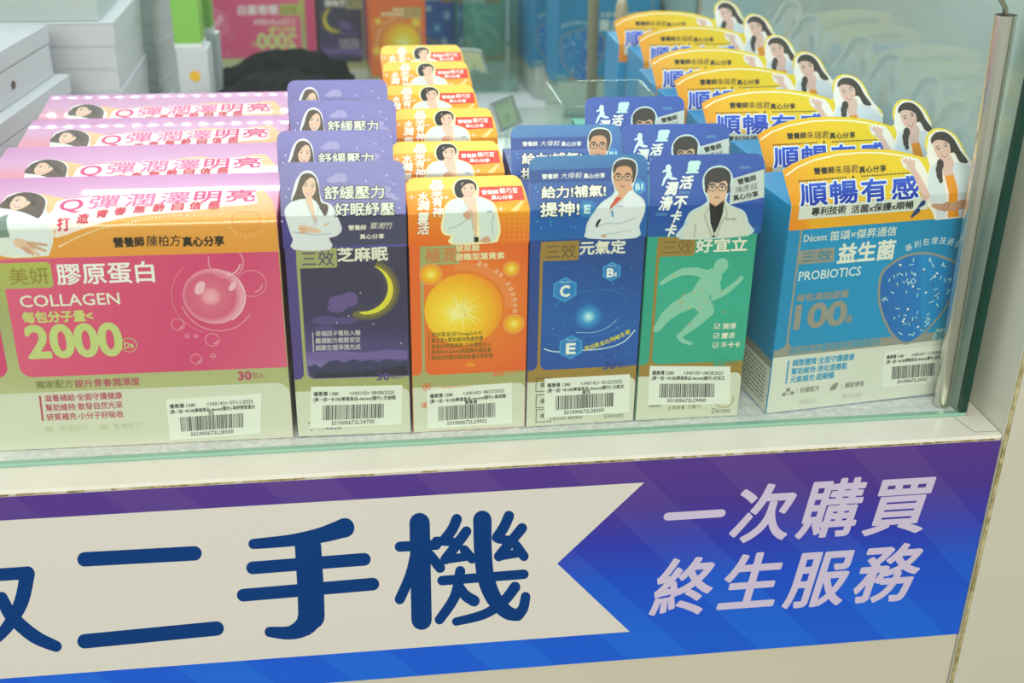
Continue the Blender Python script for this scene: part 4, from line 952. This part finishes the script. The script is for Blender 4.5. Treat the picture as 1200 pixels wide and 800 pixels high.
for t, x0, x1, y_, hh, m_ in (('Q', 255, 345, 512, 40, PKH), ('彈', 375, 495, 501, 48, PKT), ('潤', 525, 640, 493, 48, PKT), ('澤', 665, 785, 487, 46, PKT), ('明', 808, 915, 480, 44, PKH), ('亮', 940, 1058, 477, 44, PKH)):
    H_.text(t, H_.p(x0, y_), H_.p(x1, y_), H_.h(x0, y_, hh), m_, 8, bold=.28, out=1.1, outm=mat('#fdf3f3'), outlay=6)
RD = mat('#d8244c')
cs = '打造青春無齡自信感'
xs_ = (262, 345, 425, 500, 580, 660, 737, 810, 888); ys_ = (578, 560, 545, 535, 528, 522, 517, 514, 511)
for ch, x_, y_ in zip(cs, xs_, ys_):
    hh = 46 if ch == '打' else 31; ww = 26 if ch == '打' else 23
    H_.text(ch, H_.p(x_-ww, y_), H_.p(x_+ww, y_), min(9.5, H_.h(x_, y_, hh)), RD, 8, bold=.22)
DK = mat('#2c2410'); H_.tx('營養師', 472, 658, 598, 657, 40, DK, 6, bold=.22); H_.tx('陳柏方', 610, 655, 748, 650, 46, DK, 6, bold=.05, shear=.1); H_.tx('真心分享', 757, 656, 928, 652, 40, DK, 6, bold=.22)
# woman lying across the fold: hair, face, coat, hand
H_.halo([cl(a) for a in catmull(H_.P((8, 520), (40, 478), (100, 465), (160, 470), (195, 495), (190, 530), (215, 580), (220, 640), (205, 700), (180, 712), (10, 712), (5, 620)), 3)], .5, mat('#f3efe8'), 4)
H_.poly(H_.P((0, 522), (40, 485), (95, 466), (155, 470), (190, 492), (188, 525), (165, 560), (130, 568), (90, 545), (60, 530)), mat('#5a463c'), 8, 3)
facep(H_, 92, 503, 84, 56, 9, rot=-.1)
H_.poly(H_.P((40, 505), (30, 490), (95, 468), (150, 474), (160, 520), (125, 500), (100, 482), (70, 484)), mat('#4c3a32'), 13, 3)
H_.poly(H_.P((30, 552), (70, 535), (150, 560), (200, 600), (212, 650), (195, 705), (60, 705), (45, 620)), mat('#e8ecef'), 10, 3)
H_.poly([cl(a) for a in H_.P((0, 560), (38, 548), (44, 636), (0, 640))], mat('#7d9086'), 11); H_.poly([cl(a) for a in H_.P((0, 640), (44, 636), (60, 706), (0, 712))], mat('#e6ebe6'), 11)
H_.poly(H_.P((60, 645), (90, 642), (120, 655), (150, 672), (140, 690), (110, 690), (80, 680), (62, 668)), SKIN, 12, 3)
for a_, b_ in (((120, 660), (196, 668)), ((130, 670), (192, 692)), ((125, 680), (165, 710)), ((115, 682), (140, 708)), ((100, 680), (122, 700))): H_.stroke(H_.P(a_, b_), [1.0, .65], SKIN if b_[1] % 4 else SKIN2, 13, n=8)
side = carton_body(W, HC, DC, mat('#cf4a80'), LIME, CREAM, 42, 36, fr=5)
ck = make('supplement_carton', 'front wide pink carton with collagen lettering and price sticker', 'box', F, S, side, (H_, outl, mat('#f2dcdc')), LC, 'wide pink cartons', DC, r=5, bulge=2.0)
sticker(quadC, '1580', '07/11/2025', '(買一送一8158)樂福食品-decent(國外)-美妍膠原蛋白', '白', 'S01000672L28500', W, HC, ck, seed=5)
for x_, y_, rz, lb in ((-215.6, 80.5, -.4, 'wide pink carton second from the glass, only its top face showing'), (-214.5, 146, -.2, 'wide pink carton third from the glass, lamps glinting on its edges'), (-216.5, 212, -.3, 'rearmost wide pink carton before the black cloth bag')):
    copy_thing(ck, (x_*MM, y_*MM, 1.2*MM), R_(rz), lb)

# ---------------- sky blue carton with cut-out card
F = Face((897, 487), (1098, 463), 138.5, R_(22), W=123); LPR = R_(22); W = F.W; DP = 62.0
SKY = mat('#1a8fc8'); SKP = ramp_mat('sky_panel', 'linear', (10, 60), (110, 130), [(0, '#1b94cc'), (.5, '#1a98d2'), (1, '#1586bb')])
TAUP = mat('#a09e96', .4, metal=.1, key='taupe_foil'); CRP = mat('#e0e1d6', .5)
S = Sheet(F.front); S.rect(.6, .6, W-.6, F.H-.6, SKY, 0)
S.crop(860, 300, 3.529)
S.rect(.5, .5, W-.5, 60, TAUP, 1)
xa = S.p(228, 330)[0]; vb = S.p(400, 366)[1]; xs = xa-1.4; r = 5
S.poly([(.4, F.H-.6), (.4, vb-1)]+[(xs-r+r*math.sin(t), vb-1+r-r*math.cos(t)) for t in [math.pi/2*k/6 for k in range(7)]]+[(xs, F.H-.6)], SKY, 2)
S.rect(xs, vb+4, xa, F.H-.6, TAUP, 2)
S.poly([(xa, F.H-.6), (xa, vb+r)]+[(xa+r-r*math.cos(t), vb+r-r*math.sin(t)) for t in [math.pi/2*k/6 for k in range(1, 7)]]+[(W-.4, vb), (W-.4, F.H-.6)], SKP, 2)
vcp = S.p(400, 402)[1]; S.rect(.4, .5, W-.4, vcp, CRP, 2)
S.tx('每包添加益菌', 258, 182, 472, 160, 30, TAUP, 6, bold=.2)
S.tx('100', 254, 258, 460, 240, 92, TAUP, 6, bold=.9); S.tx('億', 458, 268, 486, 266, 32, TAUP, 6, bold=.1)
S.tx('PROBIOTICS', 268, 83, 522, 74, 36, mat('#e7efee'), 6, bold=.1)
S.tx('添加奈米雙歧菌乳酸菌配方', 228, 396, 604, 362, 26, mat('#4aa0c4'), 6, bold=.1, rot=False)
CB = mat('#2e9fd0')
for i, t in enumerate(('調整體質·全面守護健康', '幫助維持·消化道機能', '元氣補充·超順暢')): S.tx(t, 242-i*5, 445+i*36, (496, 466, 412)[i], 426+i*36, 27, CB, 6, bold=.1)
S.stroke(S.P((225, 440), (214, 532)), .5, CB, 6, n=5)
GY = mat('#8f8f8c')
S.tx('好菌配方', 272, 560, 352, 552, 22, GY, 6, bold=.06); S.tx('機能增強', 458, 540, 536, 532, 22, GY, 6, bold=.06); S.tx('順暢配方', 268, 610, 345, 603, 18, mat('#c9cac4'), 6); S.tx('體質調整', 445, 588, 525, 580, 18, mat('#c9cac4'), 6)
for q in ((205, 578), (240, 572), (222, 558)): S.ell(S.p(*q), 1.3, 1.3, GY, 6, n=10)
S.stroke(S.P((205, 578), (240, 572), (222, 558)), .25, GY, 6, closed=True, n=4)
S.poly(S.P((395, 560), (405, 540), (428, 528), (424, 548), (410, 560)), GY, 6, 3); S.stroke(S.P((258, 550), (258, 572)), .12, GY, 6); S.stroke(S.P((445, 532), (445, 552)), .12, GY, 6)
# shield
sc_ = [(775, -75), (930, -20), (925, 60), (905, 160), (830, 280), (755, 345), (705, 385), (640, 330), (595, 220), (592, 90), (615, 20), (690, -35)]
S.crop(860, 300, 3.529)
shp = catmull(S.P((700, 5), (790, -10), (880, 12), (925, 45), (915, 130), (880, 215), (830, 280), (765, 345), (700, 372), (640, 320), (598, 215), (595, 120), (618, 60)), 5)
S.poly(shp, TAUP, 4); cs_ = (sum(a[0] for a in shp)/len(shp), sum(a[1] for a in shp)/len(shp))
S.poly([(cs_[0]+(x-cs_[0])*.94, cs_[1]+(y-cs_[1])*.945) for x, y in shp], ramp_mat('shield_blue', 'linear', (cs_[0]-25, cs_[1]), (cs_[0]+25, cs_[1]+10), [(0, '#1f6cc0'), (.5, '#1e7fd0'), (.55, '#1c90d8'), (1, '#1a84c8')]), 5)
rt = random.Random(21)
def inside(q):
    c = False; n_ = len(shp)
    for i in range(n_):
        a, b_ = shp[i], shp[i-1]
        if (a[1] > q[1]) != (b_[1] > q[1]) and q[0] < (b_[0]-a[0])*(q[1]-a[1])/(b_[1]-a[1])+a[0]: c = not c
    return c
cnt = 0
while cnt < 95:
    q = (cs_[0]+rt.uniform(-28, 28), cs_[1]+rt.uniform(-36, 36)); q2 = (cs_[0]+(q[0]-cs_[0])*1.16, cs_[1]+(q[1]-cs_[1])*1.14)
    if not inside(q2): continue
    cnt += 1; a_ = rt.uniform(0, 3.14); l = rt.uniform(1.8, 3.8); dx, dy = math.cos(a_)*l, math.sin(a_)*l*.8
    m_ = mat('#bfe6ee') if cnt % 3 else mat('#4f6f88')
    if cnt % 9 == 0: S.ell(q, .8, .8, WHT, 6, n=10)
    else: S.stroke([(q[0]-dx*.5, q[1]-dy*.5), (q[0]+.15*dy, q[1]), (q[0]+dx*.5, q[1]+dy*.5)], .32, m_, 6, n=5)
arc = '專利包埋技術保留最大活性'
ac = S.p(775, 215)
for k, ch in enumerate(arc):
    a_ = R_(112-k*7.6); q = (ac[0]+44*math.cos(a_)*1.0, ac[1]+44*math.sin(a_)); e = (math.sin(a_), -math.cos(a_)); hw_ = 2.2
    if q[0]+3 > W: break
    S.text(ch, (q[0]-e[0]*hw_, q[1]-e[1]*hw_), (q[0]+e[0]*hw_, q[1]+e[1]*hw_), 4.8, mat('#cfe3ea'), 6, rot=True, bold=.05)
S.poly(S.P((835, 308), (905, 300), (905, 350), (815, 355)), mat('#9fc5c9'), 3); S.tx('30包', 832, 334, 912, 326, 32, mat('#2a8fb8'), 6, bold=.2)
S.crop(860, 150, 3.529)
S.tx('Décent', 288, 463, 384, 456, 28, mat('#e5e9e2'), 6, bold=.05); S.tx('笛頌×傑昇通信', 395, 454, 670, 432, 38, mat('#d9e2de'), 6, bold=.12)
S.poly(S.P((268, 515), (415, 500), (412, 560), (258, 572)), TAUP, 3); S.tx('三效', 280, 542, 402, 532, 44, mat('#4f8aa0'), 6, bold=.1)
S.tx('益生菌', 430, 528, 662, 510, 78, mat('#eef0e6'), 6, bold=.45)
S.crop(860, 300, 3.529)
quadR = S.P((622, 400), (884, 374), (872, 522), (612, 546))
H_ = Sheet(F.card); H_.crop(860, 150, 3.529); bot = H_.p(300, 428)[1]
def cp(x, y): q = H_.p(x, y); return (min(q[0], W+2.5), max(q[1], bot))
arcp = [H_.p(*q) for q in ((198, 185), (235, 160), (290, 135), (350, 115), (430, 101), (510, 96), (590, 96), (660, 102), (730, 116), (785, 133))]
wom = [H_.p(*q) for q in ((800, 118), (788, 85), (795, 40), (825, 12), (870, 14), (912, 38), (940, 78), (958, 115), (985, 150), (1010, 172), (1022, 200))]
outl = [(.3, bot), (W+.2, bot), (W+.2, 0), (W+2.6, 12), (W+2.6, wom[-1][1]-1)]
outl += [q for q in catmull(wom[::-1], 3, False)] + arcp[::-1] + [(.3, 0)]
HY = ramp_mat('yellow_card', 'linear', (0, -16), (90, 40), [(0, '#f58a14'), (.15, '#f9a818'), (.36, '#fcc61a'), (1, '#f4dc1e')], .28)
H_.poly(outl, HY, 1)
H_.stroke([H_.p(*q) for q in ((215, 205), (260, 172), (330, 142), (430, 120), (520, 112), (600, 112), (680, 122), (745, 136))], .55, mat('#fff4c8'), 3, n=6)
H_.poly([(W*.12, bot+.2), (W, bot+.2), (W, 0), (W*.5, -1), (W*.08, -3)], mat('#f7b01a'), 2)
H_.tx('營養師', 328, 188, 412, 184, 28, INK, 6, bold=.12); H_.tx('朱瑞君', 415, 183, 510, 178, 34, INK, 6, shear=.1); H_.tx('真心分享', 514, 182, 626, 177, 28, INK, 6, bold=.1)
for k in range(19):
    q = H_.p(268+k*10.5, 230-k*.9); H_.ell(q, .55, .55, mat('#4a3a10'), 6, n=8); q = H_.p(527+k*10.5, 209-k*.75); H_.ell(q, .55, .55, mat('#4a3a10'), 6, n=8)
q = H_.p(490, 212); H_.ell(q, 1, 1, mat('#4a3a10'), 6, n=4)
BT = ramp_mat('title_blue', 'linear', (0, 2), (0, 22), [(0, '#1238b8'), (.45, '#2458dc'), (1, '#5f95ee')], .3)
for ch, x0, x1, y_ in (('順', 268, 385, 284), ('暢', 392, 510, 276), ('有', 520, 630, 268), ('感', 645, 762, 258)):
    H_.text(ch, H_.p(x0+4, y_), H_.p(x1-4, y_), H_.h(x0, y_, 92), BT, 9, bold=.42, out=1.35, outm=mat('#eef6ff'), outlay=7)
H_.poly(H_.P((268, 332), (800, 290), (795, 345), (262, 388)), mat('#e4e6df'), 6)
H_.tx('專利技術', 318, 356, 460, 345, 34, INK, 8, bold=.14); H_.tx('活菌x保護x順暢', 482, 345, 738, 326, 32, INK, 8, bold=.14)
for a_, b_ in (((778, 318), (760, 335)), ((755, 350), (732, 374))): H_.stroke(H_.P(a_, b_), [1.8, .8], mat('#173f7c'), 9, n=8)
# woman presenting with one hand, plait over the shoulder
sil = [H_.p(*q) for q in ((800, 130), (800, 85), (806, 45), (835, 22), (872, 24), (905, 48), (930, 85), (948, 118), (985, 158), (1005, 190))]
body = [(W+1.8, sil[-1][1]-1), (W+1.8, 1), (W-.4, bot+.4), H_.p(832, 384), H_.p(820, 350), H_.p(795, 320), H_.p(790, 285), H_.p(765, 235), H_.p(735, 190), H_.p(700, 165), H_.p(690, 140), H_.p(720, 135), H_.p(755, 140), H_.p(775, 165), H_.p(800, 215), H_.p(812, 165)]
H_.halo(sil+body, .8, mat('#fbf3ee'), 4)
SKP2 = mat('#e7bfb4'); HB2 = mat('#3a332e')
H_.poly(H_.P((808, 60), (835, 28), (872, 28), (905, 55), (930, 100), (965, 150), (930, 150), (905, 110), (870, 120), (830, 60)), HB2, 6, 3)
H_.poly(H_.P((855, 130), (895, 125), (925, 200), (870, 215), (850, 170)), SKP2, 7)
facep(H_, 858, 96, 66, 100, 8, rot=.28, skin=SKP2)
H_.poly(H_.P((812, 75), (812, 48), (838, 26), (880, 34), (905, 62), (918, 108), (905, 112), (895, 85), (865, 62), (830, 60)), HB2, 12, 3)
CT4 = mat('#dfe6ee')
cb_ = [H_.p(*q) for q in ((840, 150), (815, 165), (800, 215), (795, 270), (805, 310), (830, 330), (835, 383))]+[H_.p(870, 380), H_.p(872, 300), H_.p(858, 220)]
H_.poly(cb_, CT4, 9); H_.poly([H_.p(905, 150), H_.p(960, 160), (W+1.6, sil[-1][1]-3), (W+1.6, 1), (W-.5, bot+.4), H_.p(925, 374), H_.p(918, 250), H_.p(900, 190)], CT4, 9)
H_.poly([H_.p(868, 208), H_.p(910, 202), H_.p(920, 300), H_.p(925, 374), H_.p(880, 379), H_.p(885, 290)], mat('#f39a18'), 8)
for q, r in (((848, 160), 2.4), ((843, 182), 2.3), ((845, 204), 2.1), ((850, 224), 1.5)): H_.ell(H_.p(*q), r, r*1.35, HB2, 12, n=12)
H_.stroke(H_.P((735, 180), (760, 225), (790, 290)), [1.5, 2.1, 2.6], SKP2, 10, n=10); H_.ell(H_.p(728, 165), 2.6, 3.2, SKP2, 11)
for a_ in ((694, 142), (706, 138), (722, 138), (742, 145)): H_.stroke(H_.P((728, 168), a_), [1.0, .6], SKP2, 11, n=6)
H_.stroke([H_.p(965, 318), H_.p(900, 332), H_.p(850, 335), H_.p(820, 328)], [3.2, 2.7, 2.2, 1.2], mat('#cf9a80'), 12, n=10); H_.ring(H_.p(872, 333), 1.6, .4, mat('#8a5a2c'), 13, n=14, ry=3)
side = carton_body(W, F.H, DP, SKY, TAUP, CRP, 37.5, 32)
pb = make('supplement_carton', 'front sky blue carton with a shield picture beside the metal tube', 'box', F, S, side, (H_, outl, mat('#f5e7c0')), LPR, 'sky blue cartons with yellow cut-out cards', DP)
sticker(quadR, '1180', '11/19/2025', '(買一送一8158)樂福食品-decent(國外)-益生菌', None, 'S01000672L28302', W, F.H, pb, seed=6)
for x_, y_, rz, lb in ((258, 87, 4.0, 'sky blue carton second from the glass, under a yellow card'), (243, 166, -1.5, 'sky blue carton third from the glass, lamp glare on its yellow card'), (241, 232, 3, 'sky blue carton fourth from the glass in the yellow-card row'),
                       (238.5, 300, 0, 'sky blue carton fifth from the glass in the yellow-card row'), (249, 388, 0, 'sky blue carton sixth from the glass in the yellow-card row'), (242, 456, -1, 'rearmost sky blue carton at the foot of the mirror')):
    copy_thing(pb, (x_*MM, y_*MM, 1.2*MM), R_(rz), lb)

# ================================================================== back of the case
def wbox(x, y, z, W, D, H, rz, label, group, slot=None):
    r = empty('white_box', x, y, z, rz); tag(r, label, 'box', group)
    m = MB(); m.box(-W, -D, 0, 0, 0, H*.62, M_WBOX, .6); m.build('box_tray', r)
    m = MB(); m.box(-W-.5, -D-.5, H*.64, .5, .5, H, M_WBOX, .8)
    m.build('lid', r)
    if slot:
        m = MB(); m.tube([(.5, slot[0], slot[1]), (1.0, slot[0], slot[1])], 3.2, mat('#5b4636'), 12); m.build('pull_notch', r)
    return r
LB_ = ['lowest white box of the left stack, half hidden by pink cartons', 'white box second from the bottom in the left stack', 'white box under the topmost one of the left stack, jutting right', 'topmost white box of the left stack, small brown notch in its side']
for k in range(4):
    wbox((-240, -240, -238, -249)[k], 430-(4 if k == 3 else 0), .5+k*42.2, 150, 190, 41.8, R_(-7), LB_[k], 'white boxes stacked at the left of the case', slot=(-88, 13) if k == 3 else None)
for k in range(8):
    lb = ['lowest slim grey-white box of the middle stack', 'slim grey-white box second from the bottom of the middle stack', 'slim grey-white box third from the bottom of the middle stack', 'slim grey-white box fourth from the bottom of the middle stack', 'slim grey-white box fourth from the top of the middle stack', 'slim grey-white box third from the top of the middle stack', 'slim grey-white box second from the top of the middle stack', 'uppermost slim grey-white box, under the large box'][k]
    r = empty('slim_box', -204+random.uniform(-1, 1), 470+random.uniform(-1, 1), .5+k*20.2); tag(r, lb, 'box', 'slim boxes of the middle stack')
    m = MB(); m.box(-150, 0, 0, 0, 150, 18.6, M_WBOX, .7); m.build('box_tray', r)
    m = MB(); m.box(-150.5, -.5, 18.7, .5, 150.5, 20.1, M_WBOX, .4); m.build('lid', r)
r = empty('large_box', -216, 474, 162.3); tag(r, 'large pale box resting on top of the middle stack', 'box')
m = MB(); m.box(-170, 0, 0, 0, 140, 70, noisy('grey_box', '#b9c4c6', '#bfc9cb', 5, .5), .8); m.build('carton_shell', r)
m = MB(); m.box(.05, 34, 20, .8, 39, 46, mat('#4b4a4a')); m.build('side_slot', r)
# small green box on a white one
r = empty('white_riser', -170, 590); tag(r, 'small white box with a yellow spot beside the black bag', 'box')
m = MB(); m.box(0, 0, 0, 30, 40, 112, M_WBOX, .8); m.build('shell', r)
m = MB(); m.tube([(16, -.1, 86), (16, -.6, 86)], 5.5, mat('#f0b81c'), 16); m.build('yellow_spot', r)
r = empty('green_box', -171, 592, 112.4); tag(r, 'bright green narrow box left of the mirrored pink carton', 'box')
m = MB(); m.box(0, 0, 0, 26, 34, 90, mat('#7fbf4a'), .7); m.build('shell', r)
m = MB(); m.box(-.4, -.4, 0.05, 26.4, 34.4, 5, mat('#dfe3e6'), .3); m.build('silver_foot_band', r)
# black cloth bag
bm = bmesh.new(); bmesh.ops.create_icosphere(bm, subdivisions=5, radius=1)
rt = random.Random(8)
from mathutils import noise
for v in bm.verts:
    d = v.co.normalized(); n1 = noise.noise(d*1.6+Vector((3, 1, 2))); n2 = noise.noise(d*5+Vector((1, 5, 2)))
    fold = .05*math.sin(d.x*14+n1*6)
    r_ = 1+.22*n1+.09*n2+fold
    x, y, z = d.x*74*r_, d.y*34*r_, d.z*46*r_
    hump = 1+.14*math.sin((d.x+.2)*3.2)
    v.co = Vector((x, y, max(-44, z*hump)))
for f in bm.faces: f.smooth = True
for v in bm.verts: v.co = (v.co+Vector((0, 0, 44.6)))*MM
me = bpy.data.meshes.new('cloth_bag'); bm.to_mesh(me); bm.free(); me.materials.append(M_BLACK)
r = empty('cloth_bag', -76, 580); tag(r, 'crumpled black cloth bag lying behind the pink cartons', 'bag'); link('cloth_body', me, r)
m = MB(); m.tube([(-60, -6, 70), (-70, -12, 64), (-80, -14, 54), (-86, -10, 54), (-88, -6, 62)], 2.0, M_BLACK, 8); m.build('drawstring', r, smooth=True)
# acrylic sign stand seen from behind
r = empty('acrylic_stand', 146, 500, 0, R_(52)); tag(r, 'clear acrylic stand with a small framed card, turned towards the mirror', 'stand')
m = MB(); m.box(-22, -22, 0.6, 22, 22, 3.2, M_ACRYL, .4); m.build('base', r)
m = MB(); m.box(-2.5, -1.2, 3.3, 2.5, 1.2, 66, M_ACRYL, .3); m.build('upright', r)
Mx = Matrix.Translation((0, 0, 66)) @ Matrix.Rotation(R_(-24), 4, 'X')
m = MB(); m.box(-19, 0, -13, 19, 2.2, 15, M_ACRYL, .3, Mx); 
for x0, x1, z0_, z1_ in ((-19.5, 19.5, 13, 15.5), (-19.5, 19.5, -13.5, -11), (-19.5, -17, -13, 15), (17, 19.5, -13, 15)): m.box(x0, -.8, z0_, x1, 3, z1_, mat('#c3c9c6', .2, metal=.8), .3, Mx)
m.build('frame', r)
m = MB(); m.box(-16.5, 2.3, -10.5, 16.5, 2.7, 12.5, mat('#e3dfae'), 0, Mx); m.build('card', r)
# open acrylic tray behind the teal cartons
r = empty('acrylic_tray', 150, 222); tag(r, 'empty clear acrylic tray behind the rearmost teal carton', 'tray')
m = MB(); m.box(0, 0, 1, 76, 80, 3, M_ACRYL, .3); m.build('base', r)
for nm, bx in (('side_wall', (0, 0, 3.1, 2, 80, 145)), ('side_wall', (74, 0, 3.1, 76, 80, 145)), ('front_wall', (2.1, 0, 3.1, 73.9, 2, 145)), ('back_wall', (2.1, 78, 3.1, 73.9, 80, 145))):
    m = MB(); m.box(*bx, M_ACRYL, .3); m.build(nm, r)
# cream round-ended rod
r = empty('cream_rod', 272, 585); tag(r, 'cream round-ended rod standing behind the yellow cards', 'rod')
m = MB(); m.tube([(0, 0, 6)]+[(0, 0, 150)]+[(0, 0, 150+8*math.sin(t)) for t in (R_(20), R_(40), R_(60), R_(75), R_(88))], [6, 6, 5.7, 5, 3.6, 2.2, .5], mat('#a5977d'), 20); m.build('shaft', r, smooth=True)
m = MB(); m.tube([(0, 0, .6), (0, 0, 5.9)], [15, 13], mat('#b9b2a4'), 24); m.build('foot', r)
